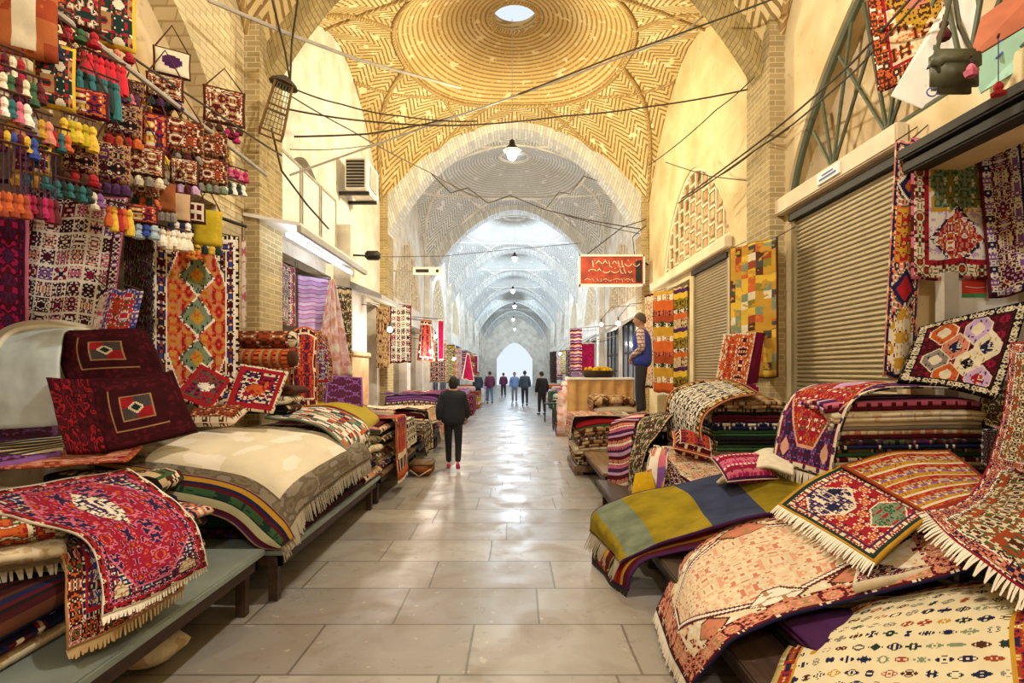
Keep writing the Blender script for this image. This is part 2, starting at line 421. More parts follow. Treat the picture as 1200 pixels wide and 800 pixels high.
def cover(name, label, cat, x0, x1, y0, y1, z, mat, hang=.3, back=0, end0=0, side=1, t=.012, fr=None, frl=.07, seed=1, rad=.07, wr=.01, sag=.0, group=None, frmat=None):
    """rug lying on a stack from x0 (wall side) to x1 (aisle side), hanging 'hang' down past the aisle side.
       end0: drop of the end nearest the camera"""
    m, W, H = RUGS[mat]; s = 1 if x1 > x0 else -1
    pr = [];  flat = abs(x1-x0)
    if back: pr += [(0, back), (0.0, rad)]
    pr += [(rad if back else 0, 0), (flat*.5, -sag), (flat-rad, 0), (flat-rad*.3, rad*.3), (flat, rad)]
    if hang > 0: pr += [(flat+.015, rad+(hang-rad)*.5), (flat+.03, hang)]
    pts = crs([Vector((a, 0, -b)) for a, b in pr], 34)
    yp = []; fl = y1-y0
    if end0: yp += [Vector((-.02, 0, -end0)), Vector((0, 0, -end0*.5)), Vector((.01, 0, -rad*.8)), Vector((rad, 0, 0))]
    else: yp += [Vector((0, 0, 0))]
    yp += [Vector((fl*.5, 0, 0)), Vector((fl, 0, 0))]; yl = crs(yp, 30); G = []
    for i, q in enumerate(yl):
        row = []
        for p in pts:
            zz = min(p.z, 0)+min(q.z, 0)
            if p.z < 0 and q.z < 0: zz = -max(-p.z, -q.z)-min(-p.z, -q.z)*.15
            bx = .012*math.sin(q.x*7+seed)*(1 if p.z < -.05 else .3)
            row.append(Vector((x0+s*(p.x+bx), y0+q.x, z+zz+.006)))
        G.append(row)
    c = G[15][15]; th = thing(name, label, cat, (c.x, c.y, min(p.z for r in G for p in r)), group)
    o, G2, N = sheet('rug_body', G, W, H, m, th, t, wr, 3.5, seed)
    if fr: 
        for e in fr:
            if e == 'f': ln = [r[-1] for r in G2]; fringe(ln, Vector((0, 0, -1)), frl, frmat or MT['fringe'], th, droop=0)
            if e == 'n': ln = G2[0]; fringe(ln, [(G2[0][j]-G2[1][j]).normalized() for j in range(len(ln))], frl, frmat or MT['fringe'], th, droop=.5)
    return th
def cushion(name, label, c, ax, ay, w_, h_, t, mat, group=None, piping=None, fr=0, cat='cushion'):
    """pillow centred at c, spanned by the unit axes ax, ay"""
    m, W, H = RUGS[mat]; ax = ax.normalized(); ay = ay.normalized(); nz = ax.cross(ay).normalized(); n = 14; vs = []; us = []
    for s in (1, -1):
        for i in range(n):
            for j in range(n):
                u = j/(n-1)*2-1; v = i/(n-1)*2-1
                pin = 1-.06*(1-v*v)*abs(u)**3; pin2 = 1-.06*(1-u*u)*abs(v)**3
                th_ = max(0, (1-u**4)*(1-v**4))**.55
                vs.append(c+ax*(u*w_/2*pin)+ay*(v*h_/2*pin2)+nz*(s*t/2*th_)); us.append(((u+1)/2*W, (v+1)/2*H))
    N_ = n*n; fs = []
    for i in range(n-1):
        for j in range(n-1): a = i*n+j; fs += [(a, a+1, a+n+1, a+n), (N_+a, N_+a+n, N_+a+n+1, N_+a+1)]
    zmin = min(v.z for v in vs); th = thing(name, label, cat, (c.x, c.y, zmin), group)
    cv = mob('cover', vs, fs, m, th, us)
    rim = [0]*0
    for u, v in [(k/8*2-1, -1) for k in range(8)]+[(1, k/8*2-1) for k in range(8)]+[(1-k/8*2, 1) for k in range(8)]+[(-1, 1-k/8*2) for k in range(9)]:
        pin = 1-.06*(1-v*v)*abs(u)**3; pin2 = 1-.06*(1-u*u)*abs(v)**3
        rim.append(c+ax*(u*w_/2*pin)+ay*(v*h_/2*pin2))
    MB().tube(rim, .006 if w_ < .7 else .009, 6).build('piping', piping or MT['piping'], cv, True)
    return th
# ------------------------------------------------------------------ materials of the place
def brick_line(nt, u, v, bw, bh, col, mortar, tw=.16):
    row = (v/bh).floor(); uu = u/bw+(row*.5).fr()
    mk = ((v/bh).fr().lt(tw)).max(uu.fr().lt(tw*bh/bw*1.3))
    n = nt.nodes.new('ShaderNodeTexWhiteNoise'); n.noise_dimensions = '2D'; link(nt, vec(nt, uu.floor(), row), n.inputs['Vector'])
    c = ramp(nt, E(nt, n.outputs[0]), [(0, tuple(q*.78 for q in col)), (.5, col), (1, tuple(min(1, q*1.15) for q in col))], 'LINEAR')
    return mix(nt, mk, c, mortar), mk
def mat_brick(name, col, mortar, bw=.24, bh=.065, swap=False, obj=False):
    m, nt, b = newmat(name)
    if obj:
        x, y, z, co = objco(nt); u, v = x+y, z
    else: u, v, co = uvxy(nt)
    if swap: u, v = v, u
    c, mk = brick_line(nt, u, v, bw, bh, col, mortar)
    nf = noisef(nt, co, 1.3, 5)
    c = mix(nt, ramp(nt, nf, [(.35, (0, 0, 0)), (.75, (.55,)*3)], 'LINEAR'), c, tuple(q*.62 for q in col))
    nt.links.new(c, b.inputs['Base Color']); b.inputs['Roughness'].default_value = .9
    bump(nt, b, mk.rsub(1), .5, .012); return m
def mat_vault(name, pal, ink, inner_c):
    m, nt, b = newmat(name); x, y, raw = uvxy(nt)
    r = (x*x+y*y).m('SQRT')
    ring = (r/.095).fr()
    ax, ay = x.abs(), y.abs(); s = (ax+ay)*.7071; t = (ax-ay)*.7071
    tri = ((t/.62).fr()-.5).abs()*.62
    chev = ((s+tri*1.1)/.125).fr()
    inner = r.lt(2.33); mid = (r.gt(2.33))*(r.lt(2.43))
    ln = mixv(nt, inner, chev, ring)
    dark = ln.lt(.40)
    n1 = noisef(nt, raw, 1.1, 5); n2 = noisef(nt, raw, 14, 3); n3 = noisef(nt, raw, 3.2, 2)
    base = ramp(nt, n1, [(.25, hexc(pal[0])), (.5, hexc(pal[1])), (.75, hexc(pal[2]))], 'LINEAR')
    worn = mix(nt, n3.gt(.62), base, hexc(pal[2]))
    dk = dark*(n2.gt(.38))*(n3.lt(.66))
    c = mix(nt, dk*.82, worn, hexc(ink)); c = mix(nt, mid*.7, c, hexc(ink))
    c = mix(nt, inner*.35, c, hexc(inner_c))
    nt.links.new(c, b.inputs['Base Color']); b.inputs['Roughness'].default_value = .92
    bump(nt, b, dk.rsub(1), .6, .02); return m
def mat_plaster(name, c0, c1, sc=1.2):
    m, nt, b = newmat(name); x, y, z, co = objco(nt)
    n1 = noisef(nt, co, sc, 6, .4); n2 = noisef(nt, co, 11, 4)
    c = ramp(nt, n1, [(.3, c1), (.62, c0)], 'LINEAR'); c = mix(nt, n2.gt(.66)*.35, c, tuple(q*.7 for q in c1))
    nt.links.new(c, b.inputs['Base Color']); b.inputs['Roughness'].default_value = .9; bump(nt, b, n2, .25, .01); return m
def mat_floor():
    m, nt, b = newmat('floor_stone'); x, y, z, co = objco(nt)
    wx = x+noisef(nt, co, .8, 1)*.05
    # long slabs laid in courses across the aisle
    row = (y/.62).floor(); h = (row*.37+.13).fr(); uu = wx/1.02+h*2.3
    jy = ((y/.62).fr()-.5).abs().gt(.5-.008/.62); jx = (uu.fr()-.5).abs().gt(.5-.008/1.02)
    joint = jx.max(jy)
    n = nt.nodes.new('ShaderNodeTexWhiteNoise'); n.noise_dimensions = '2D'; link(nt, vec(nt, uu.floor(), row), n.inputs['Vector'])
    rv = E(nt, n.outputs[0])
    c = ramp(nt, rv, [(0, hexc('8b8680')), (.4, hexc('9f9991')), (.75, hexc('97938e')), (1, hexc('aca69c'))], 'LINEAR')
    n1 = noisef(nt, co, 2.2, 8, .6); n2 = noisef(nt, co, 9, 5)
    c = mix(nt, ramp(nt, n1, [(.42, (0, 0, 0)), (.68, (.65,)*3)], 'LINEAR'), c, hexc('7b6b5a'))
    c = mix(nt, n2.gt(.64)*.3, c, hexc('6e6154'))
    c = mix(nt, (n2.lt(.33))*.4, c, hexc('c2b7a6'))
    c = mix(nt, joint*.75, c, hexc('50463c'))
    nt.links.new(c, b.inputs['Base Color'])
    rr = ramp(nt, n1, [(.3, (.27,)*3), (.7, (.52,)*3)], 'LINEAR'); nt.links.new(rr, b.inputs['Roughness'])
    bump(nt, b, joint.rsub(1)+n2*.25, .35, .01); return m
def mat_wood(name, c0, c1, ax=0, sc=3, rough=.6):
    m, nt, b = newmat(name); q = objco(nt); co = [q[0], q[1], q[2]]
    v = [c*(14 if i != ax else 1.2) for i, c in enumerate(co)]
    n1 = noisef(nt, vec(nt, *v), sc/3, 5, 1.2)
    nt.links.new(ramp(nt, n1, [(.3, c1), (.7, c0)], 'LINEAR'), b.inputs['Base Color']); b.inputs['Roughness'].default_value = rough
    bump(nt, b, n1, .2, .004); return m
MT = dict(
    fringe=plain('fringe_wool', K['ivory'], .95, var=.08), fringe_dk=plain('fringe_dark_wool', hexc('a59c88'), .95), fringe_tan=plain('fringe_tan_wool', hexc('c9ad84'), .95),
    piping=plain('piping_wool', hexc('d8b3a0'), .95), vault=mat_vault('vault_brick', ('b8a066', 'd0b87e', 'e4d6a6'), '74501f', 'ab8446'), vaultw=mat_vault('pale_vault_brick', ('c4c4c0', 'dcdcd8', 'ececea'), '8f9294', 'b8b4aa'),  # vaultw: paler, greyer brick colours for the far bays
    archw=mat_brick('pale_arch_brick', hexc('d8d8d4'), hexc('a4a6a8'), .5, .085),
    arch=mat_brick('arch_brick', hexc('a8935e'), hexc('6f5c38'), .26, .075, swap=False),
    pier=mat_brick('pier_brick', hexc('b09a6a'), hexc('d2c4a0'), .24, .07, obj=True),
    rib=mat_brick('rib_brick', hexc('d9bd80'), hexc('9a7a45'), .08, .3),
    wbrick=mat_brick('pale_wall_brick', hexc('dccba0'), hexc('b39a68'), .26, .085, obj=True), wall=mat_plaster('wall_plaster', hexc('e4d2a6'), hexc('c5ab78')), wallw=mat_plaster('white_plaster', hexc('f0ebe0'), hexc('cfc6b6'), 2),
    shop=mat_plaster('shop_plaster', hexc('cfc4b2'), hexc('9b8e7c'), 2), floor=mat_floor(), lunette=mat_plaster('lunette_board', hexc('d9c298'), hexc('b89a68'), 2.2),
    marble=mat_plaster('marble_cladding', hexc('dcb48c'), hexc('b98a60'), 2.6),
    steel=plain('galvanised_steel', hexc('a89a78'), .45, .35, var=.08), iron=plain('grey_green_iron', hexc('5a604c'), .6, .3),
    dark=plain('dark_iron', hexc('2e2a26'), .6, .3), cable=plain('cable_rubber', hexc('453a2c'), .8, var=0), conduit=plain('conduit_grey', hexc('a9a294'), .5),
    wood=mat_wood('bench_wood', hexc('8a6a48'), hexc('58402a'), 1), dwood=mat_wood('dark_wood', hexc('4a3222'), hexc('2a1c12'), 1),
    bench=plain('bench_sheet', hexc('8a9690'), .45, .3, var=.2, scale=3), white=plain('white_paint', hexc('e9e6df'), .6, var=.05),
    lbox=plain('pale_board', hexc('e6d4b4'), .8, var=.15, scale=2.5), glass=plain('window_glass', hexc('8fa0ac'), .08, 0, var=.1),
    tube=plain('tube_glow', (.85, .92, 1), .5, emit=9, var=0), bulbw=plain('warm_bulb_glow', (1, .86, .62), .5, emit=60, var=0), bulbc=plain('cool_bulb_glow', (.85, .93, 1), .5, emit=60, var=0),
    smallb=plain('small_bulb_glow', (1, .88, .75), .5, emit=25, var=0),
    redp=plain('red_print', hexc('c8362a'), .6, var=.05), greenp=plain('green_print', hexc('3f8f55'), .6, var=.05), bluep=plain('blue_print', hexc('4560a8'), .6, var=.05),
    skin=plain('skin', hexc('b98a6c'), .6, var=.04), hair=plain('dark_hair', hexc('1d1715'), .7, var=.1), ghair=plain('grey_brown_hair', hexc('5d4c42'), .7, var=.1),
)

# ------------------------------------------------------------------ room shell
R, L0, BL = 3.5, .3, 7.0
AR = [(0, 6.5), (.5, 6.44), (1, 6.27), (1.5, 6.02), (1.95, 5.72), (2.3, 5.42), (2.63, 5.08), (2.9, 4.75), (3.1, 4.48), (3.3, 4.18), (3.5, 3.85)]
def arch(t):
    t = abs(t)
    for (a, b), (c, d) in zip(AR, AR[1:]):
        if t <= c+1e-9: return CH+b+(d-b)*(t-a)/(c-a)
    return CH+AR[-1][1]
A0, HT = CH+3.85, 2.65
def zv(x, y):
    A = max(0, arch(max(-R, min(R, x)))-A0)/HT; B = max(0, arch(max(-R, min(R, y)))-A0)/HT
    return A0+HT*(1-(1-A)*(1-B))
RD = 2.38
def vz(x, y):
    r = math.hypot(x, y); z = zv(x, y)
    if r < RD: z += .62*(1-(r/RD)**2)
    return z
NB0, NB1 = -1, 8
def struct(o): o['kind'] = 'structure'; return o
for k in range(NB0, NB1+1):
    yc = L0+BL*k+BL/2; na = 96; vs = []; us = []; fs = []
    rad = [.45, .8, 1.15, 1.5, 1.8, 2.05, 2.25, RD-.01, RD+.01]; nr = 14
    tot = len(rad)+nr
    for a in range(na):
        q = 2*PI*a/na; cx, sy = math.cos(q), math.sin(q); re = R/max(abs(cx), abs(sy))
        for i in range(tot):
            r = rad[i] if i < len(rad) else RD+.01+(re-RD-.01)*(i-len(rad)+1)/nr
            x, y = r*cx, r*sy; vs.append((x, yc+y, vz(x, y))); us.append((x, y))
    for a in range(na):
        for i in range(tot-1):
            b = (a+1) % na; fs.append((a*tot+i, b*tot+i, b*tot+i+1, a*tot+i+1))
    # collar of the oculus
    n0 = len(vs)
    for a in range(na):
        q = 2*PI*a/na; vs.append((.45*math.cos(q), yc+.45*math.sin(q), vz(.45, 0)+.22)); us.append((.2, .1))
    for a in range(na): b = (a+1) % na; fs.append((a*tot, n0+a, n0+b, b*tot))
    struct(mob('ceiling', vs, fs, MT['vault' if k < 2 else 'vaultw'], None, us))
    # raised brick ribs springing from the corners
    mb = MB()
    def rib(p0, p1, w=.05, n=22, bow=0):
        pts = []
        for i in range(n+1):
            t = i/n; x = p0[0]+(p1[0]-p0[0])*t; y = p0[1]+(p1[1]-p0[1])*t
            nx, ny = -(p1[1]-p0[1]), (p1[0]-p0[0]); x += nx*bow*math.sin(PI*t); y += ny*bow*math.sin(PI*t)
            x = max(-R, min(R, x)); y = max(-R, min(R, y))
            pts.append((x, yc+y, vz(x, y)-.01))
        mb.tube(pts, w, 6)
    for sx in (-1, 1):
        for sy in (-1, 1):
            c = (sx*R, sy*R); rib(c, (sx*RD*.95, sy*.6), bow=.10*sx*sy); rib(c, (sx*.6, sy*RD*.95), bow=-.10*sx*sy)
            rib((sx*R, sy*.9), (sx*1.7, sy*1.68), .035, bow=-.05*sx*sy); rib((sx*.9, sy*R), (sx*1.68, sy*1.7), .035, bow=.05*sx*sy)
    mb.tube([(RD*math.cos(2*PI*a/64), yc+RD*math.sin(2*PI*a/64), zv(RD*math.cos(2*PI*a/64), RD*math.sin(2*PI*a/64))-.005) for a in range(65)], .04, 6)
    mb.tube([(.47*math.cos(2*PI*a/32), yc+.47*math.sin(2*PI*a/32), vz(.47, 0)) for a in range(33)], .05, 6)
    struct(mb.build('trim_1', MT['rib' if k < 2 else 'wallw'], None, True))
# transverse arches with their piers
for k in range(NB0, NB1+2):
    hw_ = .15 if k <= 1 else .30; dr = .05 if k <= 1 else .18; y0, y1 = L0+BL*k-hw_, L0+BL*k+hw_; ns = 60; vs = []; us = []; fs = []; s = 0; prev = None
    prof = []
    for i in range(ns+1): x = -R+2*R*i/ns; prof.append((x, arch(x)))
    for i, (x, z) in enumerate(prof):
        if prev: s += math.hypot(x-prev[0], z-prev[1])
        prev = (x, z); sc = 1-.22/6
        lx, lz = x*(1-(.02 if k <= 1 else .055)), z-dr-.10*(abs(x)/R)**2
        zo = zv(x, BL/2-hw_)+.05; hh = zo-lz
        for (px, py, pz, v) in ((x*1.01, y0, zo, -hh+.26), (lx, y0, lz, .26), (lx, y1, lz, .98), (x*1.01, y1, zo, .98+hh)): vs.append((px, py, pz)); us.append((v, s))
    for i in range(ns):
        for j in range(3): a = i*4+j; fs.append((a, a+1, a+5, a+4))
    struct(mob('trim_2', vs, fs, MT['arch' if k < 2 else 'archw'], None, us, smooth=False))
    y0, y1 = L0+BL*k-.36, L0+BL*k+.36
    for sd in (-1, 1):
        mb = MB(); x0, x1 = sorted((sd*(R-.20), sd*(R+.1))); mb.box((x0, y0+.015, 0), (x1, y1-.015, A0+.75))
        struct(mb.build('trim_3', MT['pier' if k < 3 else 'wallw']))
def lun(y, yc, hw, zb, za):
    t = min(1, abs(y-yc)/hw); return zb+(za-zb)*(1-t**1.75)**.72
def wall(side, k, shops=(), lunette=None, mat='wall', depth=1.6):
    y0, y1 = L0+BL*k, L0+BL*(k+1); yc = (y0+y1)/2; br = {y0, y1}
    for a, b, zt in shops: br |= {a, b}
    n = 56
    ys = {y0+(y1-y0)*i/n for i in range(n+1)}
    if lunette:
        lc, hw, zb, za = lunette; br |= {lc-hw, lc+hw}; ys |= {lc-hw+2*hw*(1-math.cos(PI*i/40))/2 for i in range(41)}
    ys = sorted(ys | br); yy = [ys[0]]
    for q in ys[1:]:
        if q-yy[-1] > 1e-5: yy.append(q)
    mb = MB(); X = side*R; Xo = side*(R+.28)
    def quad(p): mb.add(p, [(0, 1, 2, 3)])
    for a, b in zip(yy, yy[1:]):
        m_ = (a+b)/2; zb0 = 0
        for s0, s1, zt in shops:
            if s0 < m_ < s1: zb0 = zt
        ta, tb = arch(a-yc)+.02, arch(b-yc)+.02
        if lunette and lc-hw < m_ < lc+hw:
            quad([(X, a, zb0), (X, b, zb0), (X, b, zb), (X, a, zb)])
            la, lb = lun(a, lc, hw, zb, za), lun(b, lc, hw, zb, za)
            quad([(X, a, la), (X, b, lb), (X, b, max(lb, tb)), (X, a, max(la, ta))]); quad([(X, a, la), (X, b, lb), (Xo, b, lb), (Xo, a, la)])
            quad([(X, a, zb), (X, b, zb), (Xo, b, zb), (Xo, a, zb)])
        else: quad([(X, a, zb0), (X, b, zb0), (X, b, tb), (X, a, ta)])
        if zb0: quad([(X, a, zb0), (X, b, zb0), (Xo, b, zb0), (Xo, a, zb0)])
    for s0, s1, zt in shops:
        for q in (s0, s1): quad([(X, q, 0), (X, q, zt), (Xo, q, zt), (Xo, q, 0)])
    nm = 'wall_right' if side > 0 else 'wall_left'
    struct(mb.build(nm, MT[mat]))
    for s0, s1, zt in shops:
        mb = MB(); Xd = side*(R+depth); Xo2 = side*(R+.27)
        for p in ([(Xd, s0, 0), (Xd, s1, 0), (Xd, s1, zt+.3), (Xd, s0, zt+.3)], [(Xo2, s0, 0), (Xd, s0, 0), (Xd, s0, zt+.3), (Xo2, s0, zt+.3)],
                  [(Xo2, s1, 0), (Xd, s1, 0), (Xd, s1, zt+.3), (Xo2, s1, zt+.3)], [(Xo2, s0, zt+.3), (Xd, s0, zt+.3), (Xd, s1, zt+.3), (Xo2, s1, zt+.3)],
                  [(side*R, s0, .001), (Xd, s0, .001), (Xd, s1, .001), (side*R, s1, .001)]): mb.add(p, [(0, 1, 2, 3)])
        struct(mb.build(nm, MT['shop']))
    if lunette:
        mb = MB(); xb = side*(R+.27); n = 40; ps = [lc-hw+2*hw*i/n for i in range(n+1)]
        for a, b in zip(ps, ps[1:]): mb.add([(xb, a, zb), (xb, b, zb), (xb, b, lun(b, lc, hw, zb, za)), (xb, a, lun(a, lc, hw, zb, za))], [(0, 1, 2, 3)])
        struct(mb.build(nm, MT['wallw' if mat == 'wallw' else 'lunette']))
def grille(side, spec, kind, name='window_grille', label='', n=7, mat='iron'):
    lc, hw, zb, za = spec; x = side*(R+.06); mb = MB(); fr = MB()
    ps = [lc-hw+2*hw*(1-math.cos(PI*i/40))/2 for i in range(41)]
    fr.tube([(x, q, lun(q, lc, hw*.985, zb, za-.03)) for q in ps], .045, 6); fr.tube([(x, lc-hw, zb+.03), (x, lc+hw, zb+.03)], .045, 6)
    th = thing(name, label, 'window grille', (x, lc, zb))
    fr.build('frame', MT[mat], th)
    if kind == 'truss':
        for i in range(n+1):
            y = lc-hw+2*hw*i/n
            for dy in (-.95, -.35, .35, .95):
                pts = []
                for t in range(9):
                    yy = y+dy*t/8*1.6*(1 if abs(dy) > .5 else 1.0); zz = zb+.03+(za-zb)*t/8*1.05
                    if abs(yy-lc) < hw and zz < lun(yy, lc, hw, zb, za): pts.append((x, yy, zz))
                if len(pts) > 1: mb.tube([pts[0], pts[-1]], .020, 5)
    else:
        m = 11
        for i in range(1, m):
            y = lc-hw+2*hw*i/m; mb.box((x-.02, y-.022, zb), (x+.02, y+.022, lun(y, lc, hw, zb, za)-.01))
            for q in range(6):
                z = zb+.3*q+.15*(i % 2)+.12
                if z < lun(y+hw/m, lc, hw, zb, za)-.05 and z < lun(y, lc, hw, zb, za)-.05: mb.box((x-.02, y, z-.02), (x+.02, y+2*hw/m, z+.02))
    mb.build('bars', MT[mat], th)
    return th
LR0 = (3.8, 3.1, 3.98, 6.25); LR1 = (10.7, 1.95, 3.98, 5.75)
wall(1, 0, [(.9, 4.75, 3.45), (4.85, 6.8, 3.7)], LR0)
wall(1, 1, [(8.8, 10.55, 3.7), (10.75, 13.2, 3.6)], LR1)
wall(-1, 0, [(.9, 6.3, 3.7)], (3.8, 3.0, 4.0, 6.2), 'wbrick')
wall(-1, 1, [(7.75, 10.25, 3.55), (11.8, 13.7, 3.4)], (9.0, 1.3, 3.9, 5.3), 'wallw')
wall(1, -1); wall(-1, -1)
for k in range(2, NB1+1):
    y0 = L0+BL*k
    for s in (-1, 1): wall(s, k, [(y0+.9, y0+3.2, 3.3), (y0+3.8, y0+6.1, 3.3)], (y0+3.5, 2.3, 3.9, 6.0), 'wallw')
grille(1, LR0, 'truss', label='large grey green lattice of crossing iron bars in the arch over the big shutter')
grille(1, LR1, 'brick', label='pointed window grille of pale staggered bars above the second shutter on the right', mat='lbox')
for k in range(2, 5):
    y0 = L0+BL*k
    for s in (-1, 1):
        grille(s, (y0+3.5, 2.3, 3.9, 6.0), 'brick', label='pointed barred window over the shops, %s side, %s bay' % ('right' if s > 0 else 'left', ['third', 'fourth', 'fifth'][k-2]), mat='lbox')
# floor and ends
fl = MB(); fl.add([(-R-.3, -7, 0), (R+.3, -7, 0), (R+.3, 70, 0), (-R-.3, 70, 0)], [(0, 1, 2, 3)]); struct(fl.build('floor', MT['floor']))
bk = MB(); bk.add([(-R, -6.7, 0), (R, -6.7, 0), (R, -6.7, A0)]+[(R-2*R*i/30, -6.7, arch(R-2*R*i/30)) for i in range(1, 30)]+[(-R, -6.7, A0)], [tuple(range(33))]); struct(bk.build('wall_back', MT['wall']))
en = MB(); ye = L0+BL*9; gh = 2.1
def gt(x): return 5.1-1.9*(abs(x)/gh)**1.8 if abs(x) < gh else 0
xs = sorted({-R+2*R*i/40 for i in range(41)} | {-gh, gh})
for a, b in zip(xs, xs[1:]):
    za_, zb_ = (gt(a+1e-6), gt(b-1e-6)) if abs((a+b)/2) < gh else (0, 0)
    en.add([(a, ye, za_), (b, ye, zb_), (b, ye, arch(b)), (a, ye, arch(a))], [(0, 1, 2, 3)])
struct(en.build('wall_front', MT['wallw']))

# ------------------------------------------------------------------ roller shutters
def shutter(y0, y1, z1, label, side=1, x=None):
    x = side*(R+.05) if x is None else x; th = thing('roller_shutter', label, 'shutter', (x, (y0+y1)/2, 0)); vs = []; fs = []; pitch = .052
    n = int(z1/pitch); pr = []
    for i in range(n):
        z = i*pitch
        for a, o in ((0, 0), (.12, .0), (.2, -.012), (.5, -.022), (.8, -.012), (.9, 0)): pr.append((o, z+a*pitch))
    pr.append((0, z1))
    for o, z in pr: vs += [(x+o*side, y0, z), (x+o*side, y1, z)]
    for i in range(len(pr)-1): fs.append((2*i, 2*i+1, 2*i+3, 2*i+2))
    mob('curtain', vs, fs, MT['steel'], th, None, smooth=True)
    g = MB(); g.box((min(x-side*.05, x+side*.03), y0-.05, 0), (max(x-side*.05, x+side*.03), y0+.02, z1)); g.box((min(x-side*.05, x+side*.03), y1-.02, 0), (max(x-side*.05, x+side*.03), y1+.05, z1)); g.build('guide_rail', MT['steel'], th)
    h = MB(); h.box((min(x-side*.09, x+side*.1), y0-.05, z1-.04), (max(x-side*.09, x+side*.1), y1+.05, z1+.05)); h.build('housing', MT['dark'], th)
    return th
shutter(4.9, 6.75, 3.68, 'large closed ribbed metal roller shutter between the brick pier and the right hand rug shop')
shutter(8.85, 10.5, 3.66, 'narrower closed metal roller shutter behind the stack with the black and cream rug')
def board(y0, y1, z0, z1, label, mat='lbox', name='fascia_board'):
    mb = MB(); mb.box((R-.13, y0, z0), (R-.01, y1, z1), bev=.015); return setp(mb.build(name, MT[mat]), label, 'board')
board(4.75, 7.0, 3.76, 3.96, 'stained cream fascia board above the large roller shutter')
board(8.6, 13.4, 3.74, 3.93, 'pale fascia board with faded orange patches above the second roller shutter')
mb = MB(); mb.box((R-.18, .6, 3.44), (R-.01, 4.62, 3.53), bev=.015); mb.box((R-.22, .6, 3.55), (R-.01, 4.62, 3.64), bev=.015)
setp(mb.build('shop_beam', MT['dark']), 'dark steel beam over the near right rug shop opening', 'beam')
for pts in [((1.0, 6.0, .16))]:
    mb = MB(); mb.box((R-.155, 5.55, 3.80), (R-.135, 5.95, 3.92)); th = thing('sticker_sign', 'small pale blue sign fixed on the fascia over the large shutter', 'sign', (R-.15, 5.75, 3.8)); mb.build('plate', MT['white'], th)
    MB().box((R-.160, 5.6, 3.83), (R-.1555, 5.9, 3.85)).build('lettering', MT['bluep'], th); MB().box((R-.160, 5.65, 3.87), (R-.1555, 5.85, 3.885)).build('lettering', MT['bluep'], th)

# ------------------------------------------------------------------ lamps
def lampthing(x, y, z, col, watt, ztop, label):
    th = thing('pendant_lamp', label, 'lamp', (x, y, z)); MB().tube([(x, y, z+.28), (x, y, ztop)], .006, 6).build('cord', MT['conduit'], th)
    MB().lathe([(.03, .28), (.05, .26), (.06, .18), (.17, .08), (.19, .06), (.18, .055), (.05, .17)], (x, y, z), 20).build('lamp_shade', MT['dark'], th, True)
    MB().ball((x, y, z-.02), .10, 14, 1.15).build('bulb', MT['bulbw' if col[2] < .9 else 'bulbc'], th, True)
    ld = bpy.data.lights.new('bulb_light', 'POINT'); ld.energy = watt; ld.color = col; ld.shadow_soft_size = .09
    lo = bpy.data.objects.new('bulb_light', ld); COL.objects.link(lo); lo.location = (0, 0, -.26); lo.parent = th
names = ['bare bright warm lamp hanging under the nearest oculus dome', 'warm lamp hanging over the nearest bay', 'unseen warm lamp added for light behind the viewpoint', 'largest cold white lamp beyond the first transverse arches',
         'second cold white lamp, just under the largest one', 'third cold white lamp down the aisle', 'fourth cold white lamp down the aisle', 'furthest cold white lamp near the end gate']
for (x, y, z, c, wt), nm in zip(LAMPS, names):
    lampthing(x, y, z, c, wt, vz(0.46, 0)-.02 if y > 0 else 8.0, nm)
# ------------------------------------------------------------------ woven patterns
Wh = ['cream', 'ivory']
rug('garden_panel', 1.5, 2.2, [(.03, 'pink', None), (.11, 'ivory', ['navy', 'wine', 'violet']), (.02, 'wine', None)], panels=(.22, .24, ['crim', 'pink', 'wine', 'violet', 'salmon', 'brown', 'maroon']))
rug('purple_plain', 1.0, 1.8, [(.05, 'pink', None), (.03, 'purple', None)], ('wine', ['purple', 'magenta']), .4)
rug('medallion_orange', 1.15, 2.1, [(.05, 'black', ['cream', 'red']), (.03, 'ivory', ['black']), (.10, 'maroon', ['blue', 'cream', 'rust']), (.02, 'ivory', None)],
    ('black', ['cream', 'rust', 'blue']), .16,
    [(0, 0, .36, .92, 'v', [(1.12, 'ivory', None), (1.08, 'orange', ['red', 'salmon', 'ochre'])]),
     (0, .5, .24, .26, 'd', [(1, 'ivory', ['dkgrey']), (.85, 'sage', ['dkgreen']), (.4, 'ochre', ['orange'])]),
     (0, 0, .24, .26, 'd', [(1, 'ivory', ['dkgrey']), (.85, 'sage', ['dkgreen']), (.4, 'ochre', ['orange'])]),
     (0, -.5, .24, .26, 'd', [(1, 'ivory', ['dkgrey']), (.85, 'sage', ['dkgreen']), (.4, 'ochre', ['orange'])])])
rug('floral_bag', .5, .6, [(.06, 'blue', ['lilac', 'ivory', 'violet'])], (hexc('e0253a'), ['orange', 'ivory', 'blue', 'green']), .15)
def maroon(name): rug(name, 1.0, 1.0, [(.04, 'maroon', None)], ('maroon', ['wine']), .4,
    meds=[(0, 0, .30, .30, 'r', [(1, 'tan', None), (.95, 'maroon', None), (.6, 'tan', None), (.55, 'dkgrey', None)]),
    (-.085, .085, .075, .075, 'r', [(1, 'red', None)]), (.085, -.085, .075, .075, 'r', [(1, 'red', None)]), (0, 0, .09, .09, 'd', [(1, 'cream', None), (.6, 'dkgreen', None)])], shade=.2)
maroon('maroon_square')
rug('maroon_pile', 1.0, 1.0, [], ('maroon', ['wine', 'red', 'wine']), .9, shade=.25)
rug('pale_linen', 1.4, 2, [], (hexc('ccd9dc'), None), .9, shade=.10)
rug('felt_cream', 1.4, 2, [], (hexc('e6dcc4'), None), .9)
